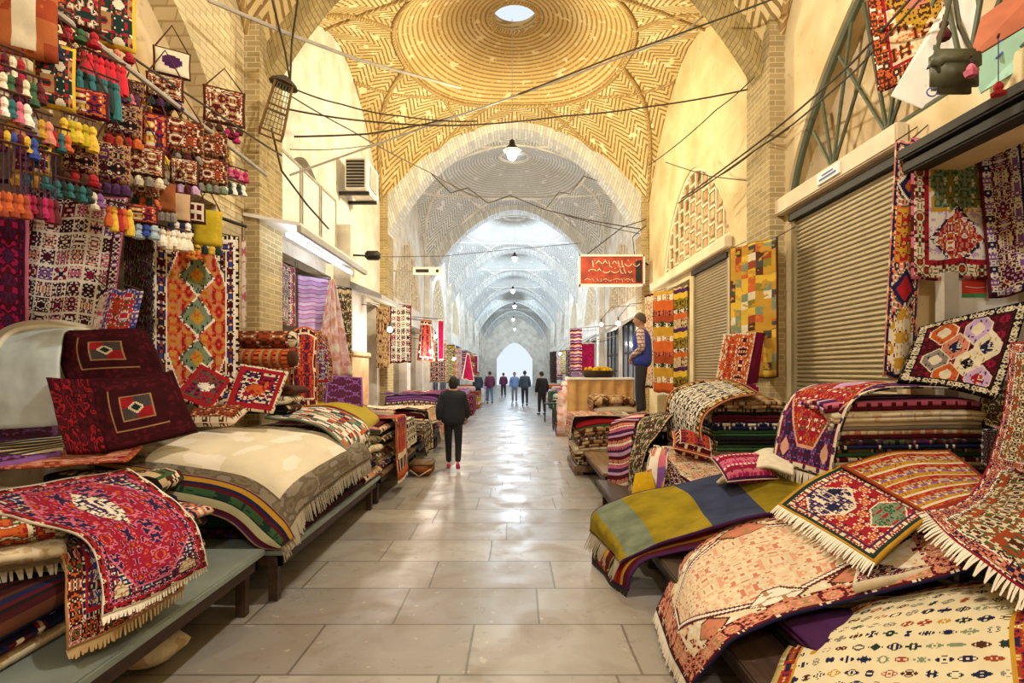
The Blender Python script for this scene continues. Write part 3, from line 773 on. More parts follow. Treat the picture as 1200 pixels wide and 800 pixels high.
rug('animal_red_a', .62, .62, [(.025, 'cream', ['wine']), (.06, 'red', None)], ('crim', ['navy', 'green', 'red']), .2, [(0, 0, .11, .06, 'h', [(1, 'ivory', ['grey'])]), (.10, .06, .035, .05, 'd', [(1, 'ivory', None)])])
rug('animal_red_b', .62, .62, [(.025, 'cream', ['wine']), (.06, 'red', None)], ('crim', ['maroon', 'cream', 'navy']), .2, [(0, -.02, .13, .07, 'h', [(1, 'orange', ['red'])]), (.11, .07, .035, .06, 'd', [(1, 'orange', None)])])
rug('brown_geo', 1.0, .5, [(.04, 'cream', ['brown'])], ('rust', ['brown', 'tan', 'cream']), .10)
rug('brown_rib', 1.0, .5, [(.03, 'brown', None)], stripes=[(.02, 'rust', None), (.02, 'orange', ['wine']), (.02, 'tan', None)])
rug('crimson', 1.5, 1.9, [(.02, 'ivory', None), (.05, 'black', ['cream', 'red']), (.03, 'red', None), (.05, 'navy', ['cream', 'pink']), (.02, 'black', None)], ('navy', ['red', 'cream', 'blue', 'pink']), .16,
    [(0, .1, .58, .78, 'v', [(1.04, 'pink', None), (1.0, 'crim', ['red', 'pink', 'navy', 'orange'])]), (0, .35, .16, .2, 'h', [(1, 'navy', ['cream', 'ivory']), (.55, 'ivory', ['purple'])]),
     (-.48, -.72, .12, .12, 'h', [(1, 'cream', ['tan', 'red'])]), (.48, -.72, .12, .12, 'h', [(1, 'cream', ['tan', 'red'])])], k=.014)
rug('floral_border', 1.6, 1.2, [(.03, 'tan', None), (.22, 'maroon', ['cream', 'orange', 'green', 'pink']), (.05, 'navy', ['cream']), (.03, 'red', None)], ('navy', ['red', 'cream', 'blue']), .2, k=.014)
rug('salmon_worn', 1.6, 1.8, [(.05, 'rust', ['salmon'])], ('salmon', ['rust', 'peach', 'crim']), .5, fine=.8)
rug('cream_fringed', 1.2, 1.2, [(.10, 'sage', ['rust', 'cream']), (.04, 'red', ['cream'])], ('red', ['orange', 'green', 'cream']), .3)
rug('cream_plain', 1.4, 1.4, [], (hexc('ded2b4'), ['cream', 'beige']), .4)
rug('gray_border', 2.2, 1.9, [(.46, hexc('6b604e'), [hexc('7d715c'), 'grey', hexc('8c7f68')])], (hexc('e2d8bd'), ['ivory']), 1.9, shade=.06, fine=.4)
rug('kilim_green', 1.4, 1.4, stripes=[(.05, 'cream', None), (.05, 'green', None), (.03, 'navy', None), (.04, 'wine', None), (.05, 'dkgreen', None), (.03, 'ochre', None)])
rug('green_sag', 1.4, .42, [(.015, 'tan', None)], stripes=[(.05, 'purple', None), (.03, 'wine', None), (.10, hexc('c9c4a0'), None), (.09, 'dkgreen', ['green']), (.04, 'wine', None), (.04, 'navy', None), (.05, 'ochre', None)])
rug('kilim_dark', 1.4, 1.4, stripes=[(.05, 'maroon', None), (.04, 'black', None), (.03, 'wine', ['tan']), (.05, 'navy', None), (.04, 'brown', None)])
rug('checkered', 1.0, 1.0, [(.03, 'sage', None)], check=(.055, .045, ['ivory', 'orange', 'cream', 'navy', 'sage', 'ivory', 'red', 'teal', 'tan', 'ivory']))
rug('mustard', 1.0, 1.0, [(.02, 'red', None), (.02, 'green', None)], (hexc('b09a22'), None), shade=.08)
rug('dark_floral', 1.4, 1.4, [(.05, 'navy', ['cream'])], ('black', ['purple', 'wine', 'green', 'tan']), .2)
rug('cream_medallion', 1.8, 2.3, [(.02, 'navy', None), (.03, 'wine', ['cream']), (.17, 'salmon', ['wine', 'peach', 'tan']), (.05, 'wine', ['cream', 'salmon'])], (hexc('e3d3b0'), ['peach', 'cream', 'ivory', 'wine']), .42,
    [(0, 0, .42, .85, 'v', [(1.10, 'wine', None), (1.05, 'ivory', None), (1.0, 'wine', None), (.97, hexc('e0cba8'), ['peach', 'cream', 'salmon'])]),
     (.55, .5, .14, .14, 'h', [(1, 'brown', None), (.9, 'ivory', ['tan'])]), (-.55, .5, .14, .14, 'h', [(1, 'brown', None), (.9, 'salmon', ['tan'])]),
     (.55, -.5, .14, .14, 'h', [(1, 'brown', None), (.9, 'ivory', ['tan'])]), (-.55, -.5, .14, .14, 'h', [(1, 'brown', None), (.9, 'salmon', ['tan'])]),
     (.55, 0, .14, .14, 'h', [(1, 'brown', None), (.9, 'salmon', ['tan'])]), (-.55, 0, .14, .14, 'h', [(1, 'brown', None), (.9, 'ivory', ['tan'])])], k=.014, shade=.06)
rug('cream_birds', 1.9, 1.8, [(.06, hexc('b8a468'), ['cream']), (.13, 'rust', ['ochre', 'red', 'navy', 'cream']), (.03, 'ochre', None)], (hexc('e4d8b4'), ['sage', 'navy', 'rust', 'brown', 'dkgreen', 'grey', 'ochre', 'navy']), .13, k=.009, shade=.05, sparse=True)
rug('red_kilim', 1.0, 1.0, [(.025, 'ochre', None), (.035, 'dkgreen', None), (.05, 'cream', ['red', 'brown']), (.02, 'purple', None)], ('red', ['crim', 'cream', 'orange', 'navy']), .09,
    [(-.1, .22, .22, .16, 'v', [(1.1, 'cream', None), (1, 'navy', ['cream', 'violet'])]), (.15, -.22, .2, .16, 'v', [(1.1, 'cream', None), (1, 'sage', ['green', 'red'])])], k=.012)
rug('orange_stripes', 1.1, 1.2, [(.03, 'rust', None)], stripes=[(.07, 'orange', ['red', 'rust']), (.03, 'cream', ['brown']), (.07, 'ochre', ['rust']), (.03, 'violet', ['cream']), (.06, 'beige', ['rust', 'olive'])])
rug('cream_scroll', 1.3, 2.4, [(.03, 'red', None), (.03, 'ivory', ['navy']), (.12, 'salmon', ['navy', 'wine', 'cream']), (.03, 'ivory', ['navy'])], (hexc('ddcfae'), ['wine', 'green', 'rust', 'brown']), .3, k=.014)
rug('olive_gabbeh', 1.2, 2.3, [(.015, 'purple', None)], stripes=[(.42, hexc('9d8a22'), None), (.30, hexc('7f8a74'), None), (.42, hexc('a08c20'), None), (.36, hexc('3e4662'), None), (.5, hexc('94801f'), None), (.3, hexc('4d5a34'), None)], shade=.22)
rug('warm_stripes', 1.2, .7, [(.03, 'purple', None)], stripes=[(.08, 'wine', None), (.05, 'ochre', None), (.05, 'red', None), (.06, 'rust', None), (.06, 'dkgreen', None), (.03, 'olive', None)])
rug('pink_pillow', .5, .35, [(.02, 'purple', None)], stripes=[(.05, 'magenta', ['ivory', 'pink']), (.025, 'pink', ['wine']), (.05, 'crim', ['pink']), (.02, 'ivory', ['magenta'])], k=.008)
rug('purple_corner', 1.3, 1.7, [(.03, 'grey', ['black']), (.05, 'cream', ['purple']), (.02, 'red', None)], ('purple', ['violet', 'wine', 'navy']), .12,
    [(0, 0, .42, .55, 'v', [(1.06, 'peach', None), (1.0, 'red', ['orange', 'crim', 'cream', 'green'])]), (0, .3, .16, .2, 'd', [(1, 'lilac', None)]), (-.42, -.6, .08, .08, 'h', [(1, 'peach', None)]), (.42, -.6, .08, .08, 'h', [(1, 'peach', None)])], k=.012)
rug('diamonds', 1.3, 1.5, [(.03, 'black', ['cream']), (.08, 'cream', ['black', 'olive']), (.02, 'black', None)], ('wine', ['crim', 'maroon']), .12,
    [(a, b, .16, .19, 'h', [(1.1, 'cream', None), (1.0, c, [d]), (.5, e, ['cream'])]) for a, b, c, d, e in
     ((-.3, .42, 'orange', 'red', 'cream'), (.12, .42, 'lilac', 'navy', 'cream'), (-.1, .1, 'salmon', 'wine', 'navy'), (.3, .1, 'cream', 'ochre', 'navy'), (-.3, -.22, 'grey', 'navy', 'cream'), (.12, -.22, 'cream', 'ochre', 'black'), (-.1, -.52, 'orange', 'red', 'cream'), (.32, -.5, 'lilac', 'navy', 'red'))], k=.012)
rug('narrow_kilim', .5, 2.4, [(.02, 'salmon', ['cream']), (.03, 'navy', ['orange'])], ('salmon', ['navy', 'cream', 'green', 'wine']), .13,
    [(0, .75, .2, .2, 'd', [(1, 'cream', None), (.8, 'navy', None), (.4, 'orange', None)]), (0, .25, .18, .28, 'r', [(1, 'orange', None), (.92, 'red', ['ochre', 'navy', 'orange'])]), (0, -.3, .2, .2, 'd', [(1, 'navy', None), (.7, 'red', None)]), (0, -.85, .22, .3, 'h', [(1, 'cream', ['wine', 'ochre'])])])
rug('white_medallion', 1.0, 1.25, [(.03, 'wine', ['pink']), (.10, 'cream', ['green', 'rust', 'wine']), (.05, 'red', ['wine'])], (hexc('efe8dc'), ['lilac']), .18,
    [(0, .25, .27, .24, 's', [(1.1, 'ochre', ['cream']), (.95, 'sage', ['cream', 'green', 'olive'])]), (0, -.25, .29, .26, 'd', [(1.1, 'navy', ['ivory']), (.95, 'red', ['salmon', 'ivory', 'orange'])])], k=.012)
rug('lilac_border', .9, 2.3, [(.03, 'wine', None), (.08, 'ivory', ['violet', 'navy']), (.20, 'wine', ['lilac', 'cream', 'red']), (.08, 'ivory', ['violet', 'wine']), (.03, 'navy', None)], ('yellow', ['violet', 'ivory', 'navy']), .25, k=.013)
rug('orange_hanging', 1.1, 1.5, [(.02, 'wine', ['cream']), (.06, 'brown', ['orange', 'cream']), (.09, 'orange', ['wine', 'cream', 'brown']), (.03, 'red', None)], (hexc('e8c08a'), ['cream', 'orange', 'brown']), .13,
    [(0, .1, .25, .32, 's', [(1, 'ochre', ['brown']), (.45, 'salmon', ['brown'])])], k=.014)
rug('black_cream', 1.3, 1.2, [(.025, 'salmon', None), (.03, 'black', None), (.07, 'ochre', ['black', 'cream']), (.02, 'black', None)], (hexc('e8decb'), ['dkgrey', 'ivory', 'dkgreen']), .16, k=.013)
rug('orange_face', .6, .8, [(.03, 'cream', ['red']), (.05, 'orange', ['cream'])], ('orange', ['red', 'cream', 'wine']), .22)
rug('wine_plain', .6, .8, [], (hexc('7a1740'), None))
rug('patchwork', .7, 2.6, [(.01, 'brown', None)], check=(.105, .15, ['ochre', 'yellow', 'olive', 'orange', 'cream', 'sage', 'ochre', 'brown', 'yellow', 'dkgrey', 'ochre', 'rust'], 'ochre'))
rug('kilim_bands', .8, 2.2, stripes=[(.22, 'orange', None), (.12, 'cream', ['rust']), (.2, 'ochre', None), (.09, 'dkgreen', ['cream']), (.16, 'rust', None), (.10, 'navy', ['orange'])])
rug('kilim_olive', .8, 2.2, stripes=[(.22, 'olive', ['brown']), (.12, 'yellow', None), (.1, 'purple', None), (.2, 'beige', ['brown']), (.12, 'orange', None), (.10, 'black', ['cream'])])
rug('mix_a', 1.3, 1.6, [(.03, 'cream', None), (.08, 'wine', ['cream', 'salmon'])], ('salmon', ['navy', 'cream', 'wine']), .2)
rug('mix_b', 1.3, 1.6, [(.03, 'black', None), (.08, 'beige', ['wine', 'green'])], ('brown', ['cream', 'green', 'wine']), .2)
rug('mix_c', 1.3, 1.6, [(.03, 'cream', None), (.08, 'navy', ['cream', 'red'])], ('wine', ['navy', 'cream', 'red']), .2)
rug('mix_d', 1.3, 1.6, [(.03, 'wine', None), (.08, 'cream', ['wine'])], ('beige', ['brown', 'cream', 'salmon']), .2)
rug('mix_e', 1.3, 1.6, [(.03, 'green', None), (.08, 'ochre', ['brown'])], ('dkgreen', ['cream', 'olive', 'grey']), .15)
rug('beige_back', 1.3, 1.4, [], ('tan', ['beige', 'brown']), .5, shade=.2)
rug('grey_back', 1.3, 1.4, stripes=[(.04, 'grey', None), (.02, 'cream', None), (.05, 'dkgrey', None), (.02, 'salmon', None)])
rug('bw_zebra', 1.1, 1.4, [(.03, 'cream', None)], (hexc('e8decc'), ['black', 'brown']), .14, fine=.8)
rug('purple_bands', 1.0, 1.6, stripes=[(.10, hexc('b79ad0'), None), (.02, 'magenta', None), (.09, hexc('c9b4dc'), None), (.015, 'crim', None)])
rug('pink_cloth', 1.2, 2.0, [], (hexc('efc6cc'), ['ivory', 'peach']), .8, fine=.6)
rug('white_silk', .5, 1.6, [], (hexc('f2e0d8'), ['pink', 'ivory']), .4, fine=.6)
rug('yellow_bands', .4, 1.4, stripes=[(.3, 'yellow', ['ochre']), (.12, 'cream', None), (.10, 'blue', None), (.2, 'ochre', ['tan'])])
rug('grey_red', .8, 1.6, [(.05, 'grey', ['red']), (.04, 'crim', ['ivory'])], ('grey', ['cream', 'wine', 'lilac']), .2)
rug('grid_wine', .9, 2.0, [(.05, 'wine', ['pink'])], panels=(.2, .22, ['wine', 'crim', 'maroon', 'wine']))
rug('red_drape', 1.0, 1.4, [(.04, 'orange', None), (.08, 'wine', ['cream', 'orange']), (.03, 'cream', None)], ('red', ['orange', 'navy', 'wine']), .2)
rug('rainbow', 1.0, 1.8, stripes=[(.06, 'wine', None), (.04, 'lilac', None), (.05, 'purple', None), (.05, 'pink', ['wine']), (.03, 'ivory', None), (.05, 'salmon', ['navy'])])
rug('blue_pink_bag', .4, .5, [(.03, 'cream', ['navy'])], check=(.11, .12, ['blue', 'pink', 'salmon', 'violet', 'ivory']))
rug('yellow_bag', .3, .4, [], (hexc('d9ae1c'), ['yellow']), .2)
rug('magenta_cloth', .8, 1.4, [(.05, 'ivory', None)], ('magenta', ['crim']), .3)
rug('purple_fold', 1.0, 1.0, [(.04, 'violet', None)], ('purple', ['wine', 'violet']), .2)
rug('peach_skirt', 1, 1, [], (hexc('dcae72'), None))
rug('leather', .5, .5, [], (hexc('b5663a'), ['rust']), .4, shade=.15, meds=[(0, 0, .09, .22, 'r', [(1, 'cream', ['brown'])])])
rug('leather_plain', .5, .5, [], (hexc('9c5a34'), None), shade=.15)

# ------------------------------------------------------------------ benches
def bench(x0, x1, y0, y1, z, label, mat='bench', legm='dwood', tz=.05):
    th = thing('display_bench', label, 'bench', ((x0+x1)/2, (y0+y1)/2, 0))
    MB().box((x0, y0, z-tz), (x1, y1, z), bev=.01).build('bench_top', MT[mat], th)
    ap = MB(); ap.box((x0+.04, y0+.04, z-tz-.09), (x1-.04, y0+.07, z-tz-.001)); ap.box((x0+.04, y1-.07, z-tz-.09), (x1-.04, y1-.04, z-tz-.001)); s = x1-.07 if x0 < 0 else x0+.04
    ap.box((s, y0+.04, z-tz-.09), (s+.03, y1-.04, z-tz-.001)); ap.build('apron', MT[legm], th)
    n = max(2, int((y1-y0)/1.5)+1)
    for i in range(n):
        y = y0+.1+(y1-y0-.2)*i/(n-1)
        for x in (x0+.1, x1-.12): MB().box((x-.035, y-.035, 0), (x+.035, y+.035, z-tz-.001), bev=.006).build('leg', MT[legm], th)
    return th
bench(-3.4, -1.83, 1.2, 3.95, .45, 'long grey sheet topped bench carrying the nearest left rugs')
bench(-3.4, -1.72, 4.02, 6.9, .42, 'low grey bench under the big cream and grey rug pile')

# ------------------------------------------------------------------ left foreground
PL = 'folded rugs on the near left bench'
pile(-2.72, 3.33, .452, 0, .82, 1.15, [('kilim_dark', 2, .035, 'dark striped rug folded at the bottom under the crimson rug'), ('floral_border', 2, .035, 'folded maroon rug second from the bottom under the crimson rug'),
     ('mix_c', 2, .035, 'folded wine rug in the middle of the stack under the crimson rug'), ('dark_floral', 2, .035, 'folded black floral rug high in the stack under the crimson rug'), ('mix_a', 2, .03, 'folded salmon rug directly beneath the crimson rug')], PL, .10)
net_rug('rug', 'maroon floral bordered rug hanging below the crimson rug', 'rug',
        [[(20, 618, .86), (120, 606, .86), (215, 600, .84)], [(70, 650, .80), (140, 640, .80), (214, 625, .80)], [(76, 715, .68), (140, 690, .68), (214, 650, .68)], [(78, 762, .52), (140, 735, .54), (216, 690, .54)]][::-1], 'floral_border', fr=('v0',), frl=.04, seed=2, frmat=MT['fringe_tan'])
net_rug('rug', 'crimson rug with navy border and pale fringe draped over the near left stack', 'rug',
        [[(-60, 585, 1.0), (50, 566, 1.03), (150, 549, 1.05)], [(20, 608, .99), (100, 588, 1.01), (186, 572, 1.0)], [(98, 632, .90), (160, 620, .91), (226, 608, .90)], [(118, 680, .78), (175, 664, .78), (238, 640, .77)], [(120, 722, .66), (180, 698, .65), (241, 662, .64)]][::-1], 'crimson', fr=('v0',), frl=.03, seed=3, R=44, S=40)
# cream fringed folded rugs at the left picture edge
for i, (zz, yb, lb) in enumerate([(.86, 668, 'lower cream fringed folded rug at the left picture edge'), (.97, 640, 'upper fringed folded rug with green border at the left picture edge')]):
    o = net_rug('folded_rug', lb, 'rug', [[(-120, yb-52-i*4, zz), (-20, yb-72+i*2, zz+.01), (60, yb-62+i*6, zz)], [(-120, yb-10, zz-.01), (-20, yb-20, zz), (76, yb-30, zz-.02)], [(-110, yb+14, zz-.10), (-15, yb+2, zz-.10), (80, yb-12, zz-.11)]][::-1],
                'cream_fringed' if i else 'cream_plain', t=.03, fr=('v0',), frl=.09, seed=5+i, wr=.004)
pile(-2.72, 2.32, .452, 0, 1.05, 1.0, [('cream_plain', 2, .03, 'pale folded rug lowest at the bottom left corner'), ('mix_c', 2, .04, 'dark wine folded rug at the bottom left corner'), ('kilim_dark', 2, .04, 'dark striped folded rug under the cream fringed rugs')], PL)
net_rug('rug', 'worn salmon rug lying flat behind the crimson rug', 'rug', [[(-140, 560, 1.10), (20, 548, 1.10), (150, 541, 1.12)], [(-120, 541, 1.12), (20, 533, 1.12), (165, 526, 1.16)], [(-60, 524, 1.14), (50, 520, 1.15), (170, 514, 1.18)]], 'salmon_worn', seed=6)
net_rug('folded_rug', 'purple edged folded cloth below the pale linen cover', 'rug', [[(-60, 552, 1.10), (0, 548, 1.1), (72, 535, 1.12)], [(-60, 505, 1.22), (0, 502, 1.23), (66, 498, 1.25)]], 'purple_fold', t=.05, seed=7)
net_rug('folded_rug', 'green and ochre striped folded kilim beside the dark maroon rugs', 'rug', [[(-60, 546, 1.12), (0, 541, 1.12), (74, 528, 1.15)], [(-50, 524, 1.17), (0, 521, 1.17), (74, 514, 1.2)]], 'kilim_green', t=.05, seed=8)
# leaning display: pale linen, maroon squares
def leanslab(name, label, cat, bl, br, tr, tl, t, mat, side, edge, parentlabel=None):
    m, W, H = RUGS[mat]; th = thing(name, label, cat, tuple(bl.lerp(br, .5)))
    G = [[bl.lerp(br, j/17).lerp(tl.lerp(tr, j/17), i/17) for j in range(18)] for i in range(18)]
    sheet('rug_body', G, W, H, m, th, t, .004, 4, 2); return th
def P3(px, py, d): return P(px, py, d)
net_rug('rug', 'pale bluish linen back of a rug thrown over the left stand', 'rug', [[(-70, 505, 4.05), (10, 502, 4.0), (72, 498, 4.0)], [(-60, 455, 4.10), (0, 455, 4.05), (70, 452, 4.05)], [(-40, 415, 4.25), (20, 402, 4.2), (72, 398, 4.2)], [(-10, 398, 4.4), (40, 386, 4.4), (84, 386, 4.4)], [(20, 400, 4.7), (60, 390, 4.7), (110, 388, 4.7)]], 'pale_linen', t=.02, conv='d', seed=9, fr=(), wr=.012)
net_rug('rug', 'cream felt edge rolled over the top of the left stand', 'rug', [[(-10, 425, 4.12), (-4, 408, 4.16), (18, 388, 4.3), (60, 383, 4.4), (100, 388, 4.45), (124, 394, 4.5)], [(-30, 420, 4.4), (-14, 400, 4.4), (18, 381, 4.5), (60, 378, 4.6), (100, 383, 4.65), (122, 389, 4.7)]], 'felt_cream', t=.04, conv='d', seed=10)
net_rug('rug', 'burgundy folded cloth at far left beside the linen covered stand', 'rug', [[(-60, 470, 4.5), (-20, 470, 4.5), (8, 460, 4.45)], [(-60, 420, 4.6), (-20, 405, 4.6), (12, 400, 4.6)], [(-60, 380, 4.7), (-20, 374, 4.7), (40, 378, 4.7)]], 'purple_plain', conv='d', t=.03)
net_rug('maroon_rug', 'upper dark maroon rug with a cream framed square, leaning', 'rug', [[(84, 452, 4.30), (140, 448, 4.36), (196, 446, 4.45)], [(72, 415, 4.32), (126, 412, 4.4), (184, 412, 4.5)], [(74, 390, 4.38), (128, 388, 4.45), (170, 388, 4.55)]], 'maroon_square', conv='d', t=.10, seed=11, wr=.004)
net_rug('maroon_rug', 'lower dark maroon rug with a cream framed square, leaning in front', 'rug', [[(126, 529, 3.98), (170, 520, 4.1), (232, 505, 4.25)], [(112, 487, 4.06), (160, 478, 4.16), (215, 468, 4.35)], [(104, 446, 4.14), (154, 444, 4.26), (203, 436, 4.42)]], 'maroon_square', conv='d', t=.05, seed=12, wr=.004)
net_rug('maroon_rug', 'shaggy wine red rug flap at the near side of the maroon squares', 'rug', [[(78, 531, 3.84), (100, 531, 3.9), (126, 530, 3.95)], [(66, 487, 3.92), (90, 486, 3.98), (114, 486, 4.03)], [(56, 444, 4.0), (80, 446, 4.05), (106, 446, 4.1)]], 'maroon_pile', conv='d', t=.07, seed=13, wr=.008)
# little red animal rugs
def face(name, label, q, mat, t=.03):
    rows = [[q[0], tuple((a+b)/2 for a, b in zip(q[0], q[1])), q[1]], [tuple((a+b)/2 for a, b in zip(q[0], q[3])), tuple(sum(c)/4 for c in zip(*q)), tuple((a+b)/2 for a, b in zip(q[1], q[2]))], [q[3], tuple((a+b)/2 for a, b in zip(q[3], q[2])), q[2]]]
    return net_rug(name, label, 'rug', rows, mat, conv='d', t=t, wr=.002, R=16, S=16)
face('small_rug', 'small red animal patterned rug tilted on its corner, left of its twin', [(203, 464, 5.0), (248, 483, 5.0), (273, 445, 5.25), (236, 425, 5.25)], 'animal_red_a')
face('small_rug', 'small red rug with an orange animal, right of its twin', [(263, 477, 5.1), (320, 484, 5.15), (338, 436, 5.4), (282, 427, 5.4)], 'animal_red_b')
cushion('cushion', 'orange brown woven bundle on the corner of the cream pile', P(252, 487, 5.0), Vector((1, .1, 0)), Vector((0, .8, .3)), .50, .30, .16, 'brown_geo')
# hanging rugs at the left shop
hang_rug('hanging_rug', 'wine and purple rug hanging at the far left edge', 'rug', P(-45, 228, 4.5), P(34, 236, 4.55), 1.25, 'purple_plain', seed=1)
hang_rug('hanging_rug', 'large garden panel rug hanging at the left', 'rug', P(32, 222, 4.72), P(150, 232, 4.9), 1.30, 'garden_panel', seed=2, wave=.008, lean=(-.10, -.08))
hang_rug('hanging_rug', 'narrow dark patterned rug hanging between panel rug and orange medallion rug', 'rug', P(146, 235, 4.95), P(180, 262, 5.0), 1.15, 'dark_floral', seed=4, wave=.008)
hang_rug('hanging_rug', 'orange rug with three stepped green medallions hanging on the left', 'rug', P(176, 262, 5.15), P(280, 278, 5.75), 1.72, 'medallion_orange', hr=1.80, seed=3, wave=.006)
hang_rug('saddle_bag', 'bright red and blue flowered bag in front of the panel rug', 'bag', P(129, 340, 4.45), P(167, 340, 4.5), .36, 'floral_bag', seed=1, wave=.01, nw=1, lean=(-.08, 0), t=.05)
net_rug('rug', 'white cloth edge beside the flowered bag', 'cloth', [[(110, 388, 4.6), (124, 390, 4.58)], [(114, 360, 4.6), (128, 362, 4.58)], [(124, 342, 4.6), (133, 342, 4.6)]], 'white_silk', conv='d', t=.03)
rl = MB(); rl.tube([PX(-60, 0, -3.0)*1+Vector((0, -.3, 0)), Vector((-3.0, 3.3, 4.1)), Vector((-3.0, 6.5, 4.12))], .022, 8)
setp(rl.build('hanging_rail', MT['conduit']), 'long metal rail carrying the bags and tassels at upper left', 'rail')
rl = MB(); rl.tube([Vector((-4.6, 4.8, 3.45)), Vector((-3.45, 4.95, 3.42)), Vector((-3.1, 6.2, 3.42))], .02, 8); setp(rl.build('hanging_rail', MT['dark']), 'dark rail holding the hanging rugs of the left shop', 'rail')

# big cream and grey pile
PB = 'rugs folded in the big left pile'
pile(-2.50, 5.22, .422, 0, 1.9, 1.40, [('kilim_dark', 2, .038, 'dark striped rug at the very bottom of the big cream pile'), ('mix_e', 2, .035, 'dark green rug second from bottom of the big cream pile'), ('dark_floral', 2, .035, 'black floral rug third from bottom of the big cream pile'),
     ('kilim_dark', 2, .03, 'wine striped rug in the middle of the big cream pile'), ('kilim_green', 2, .035, 'green and cream striped rug above the middle of the big pile'), ('cream_plain', 2, .03, 'plain cream rug third from top of the big pile'),
     ('kilim_green', 2, .03, 'striped green kilim right below the grey bordered rug'), ('gray_border', 2, .03, 'grey brown rug just under the top cover of the big pile')], PB, .16)
def bigcover():
    net = [[Vector(p) for p in r] for r in (
        [(-3.35, 4.22, .98), (-2.9, 4.14, .88), (-2.5, 4.10, .84), (-2.1, 4.06, .78), (-1.84, 4.02, .62), (-1.76, 4.02, .48)],
        [(-3.35, 4.26, 1.06), (-2.9, 4.18, 1.01), (-2.5, 4.14, .98), (-2.05, 4.10, .90), (-1.80, 4.08, .74), (-1.70, 4.08, .58)],
        [(-3.30, 4.42, 1.15), (-2.9, 4.36, 1.12), (-2.5, 4.30, 1.10), (-2.02, 4.28, 1.03), (-1.74, 4.26, .86), (-1.66, 4.26, .70)],
        [(-3.30, 5.0, 1.18), (-2.9, 5.0, 1.17), (-2.4, 5.0, 1.14), (-1.98, 5.0, 1.07), (-1.72, 5.0, .92), (-1.66, 5.0, .74)],
        [(-3.30, 5.6, 1.16), (-2.9, 5.6, 1.15), (-2.4, 5.6, 1.13), (-1.98, 5.6, 1.06), (-1.72, 5.6, .92), (-1.66, 5.6, .76)],
        [(-3.30, 6.15, 1.10), (-2.9, 6.15, 1.10), (-2.4, 6.15, 1.08), (-1.98, 6.12, 1.02), (-1.72, 6.12, .90), (-1.66, 6.1, .76)])]
    net_rug('rug', 'cream rug with wide grey brown border topping the big left pile', 'rug', net, 'gray_border', t=.035, R=44, S=44, fr=('u1',), frl=.12, wr=.012, wf=3, seed=4, frmat=MT['fringe_dk'])
bigcover()
net_rug('rug', 'green striped kilim sagging from the near end of the big pile', 'rug', [[Vector(p) for p in r] for r in (
        [(-3.15, 4.06, .84), (-2.6, 4.0, .76), (-2.15, 3.97, .66), (-1.9, 3.97, .46), (-1.76, 4.0, .43)], [(-3.2, 4.08, .96), (-2.6, 4.02, .88), (-2.1, 3.99, .78), (-1.82, 3.98, .56), (-1.72, 4.0, .45)], [(-3.25, 4.14, 1.07), (-2.6, 4.08, .99), (-2.05, 4.05, .88), (-1.76, 4.05, .66), (-1.66, 4.06, .50)])], 'green_sag', t=.025, seed=8, wr=.01, frmat=MT['fringe_dk'], fr=('u1',), frl=.05)
net_rug('rug', 'many coloured checkered cloth beyond the cream pile top', 'rug', [[P(310, 490, 6.1), P(360, 495, 5.9), P(398, 518, 5.6), P(404, 548, 5.5)], [P(320, 483, 6.5), P(372, 486, 6.4), P(414, 506, 6.1), P(420, 534, 6.0)], [P(330, 477, 6.9), P(385, 478, 6.8), P(427, 496, 6.5), P(434, 522, 6.4)]], 'checkered', fr=('u1',), frl=.12, seed=4, frmat=MT['fringe_dk'], t=.025)
bench(-3.4, -1.72, 7.02, 9.7, .42, 'low bench further along the left row', mat='wood')
pile(-2.45, 6.62, .43, 0, .75, 1.35, [(m_, 2, .05, l_) for m_, l_ in (('mix_d', 'beige rug at the bottom of the short pile under the checkered cloth'), ('dark_floral', 'black floral rug in the short pile under the checkered cloth'), ('mix_b', 'brown rug in the short pile under the checkered cloth'), ('cream_plain', 'cream rug in the short pile under the checkered cloth'), ('mix_e', 'green rug in the short pile under the checkered cloth'), ('grey_back', 'grey striped rug in the short pile under the checkered cloth'))], 'rugs under the checkered cloth', .1)
pile(-2.5, 7.55, .43, 0, 1.0, 1.4, [(m_, 3, .04, l_) for m_, l_ in (('mix_c', 'wine rug at the bottom under the mustard cloth'), ('mix_a', 'salmon rug in the stack under the mustard cloth'), ('grey_back', 'grey rug in the stack under the mustard cloth'), ('mix_b', 'brown rug in the stack under the mustard cloth'), ('mix_d', 'beige rug near the top under the mustard cloth'))], 'rugs under the mustard cloth', .1)
net_rug('rug', 'mustard yellow cloth with red edge on the left stacks', 'rug', [[P(340, 478, 7.0), P(388, 477, 6.9), P(424, 494, 6.6), P(431, 506, 6.5)], [P(350, 473, 7.6), P(400, 472, 7.5), P(432, 490, 7.1), P(438, 499, 7.0)], [P(360, 469, 8.2), P(412, 469, 8.0), P(440, 486, 7.5), P(444, 494, 7.45)]], 'mustard', t=.03, seed=5)
cover('rug', 'red bordered rug hanging to the floor side beyond the mustard cloth', 'rug', -2.9, -1.66, 7.5, 8.25, 1.08, 'red_drape', hang=.86, end0=.0, seed=6, fr='f', frl=.05)
pile(-2.98, 6.42, 1.26, 0, .45, .66, [('mix_b', 2, .05, 'brown folded rug lowest under the roll cushions'), ('brown_geo', 2, .05, 'rust folded rug in the middle under the roll cushions'), ('brown_rib', 2, .05, 'orange ribbed folded rug right under the roll cushions')], 'rugs under the roll cushions', .05)
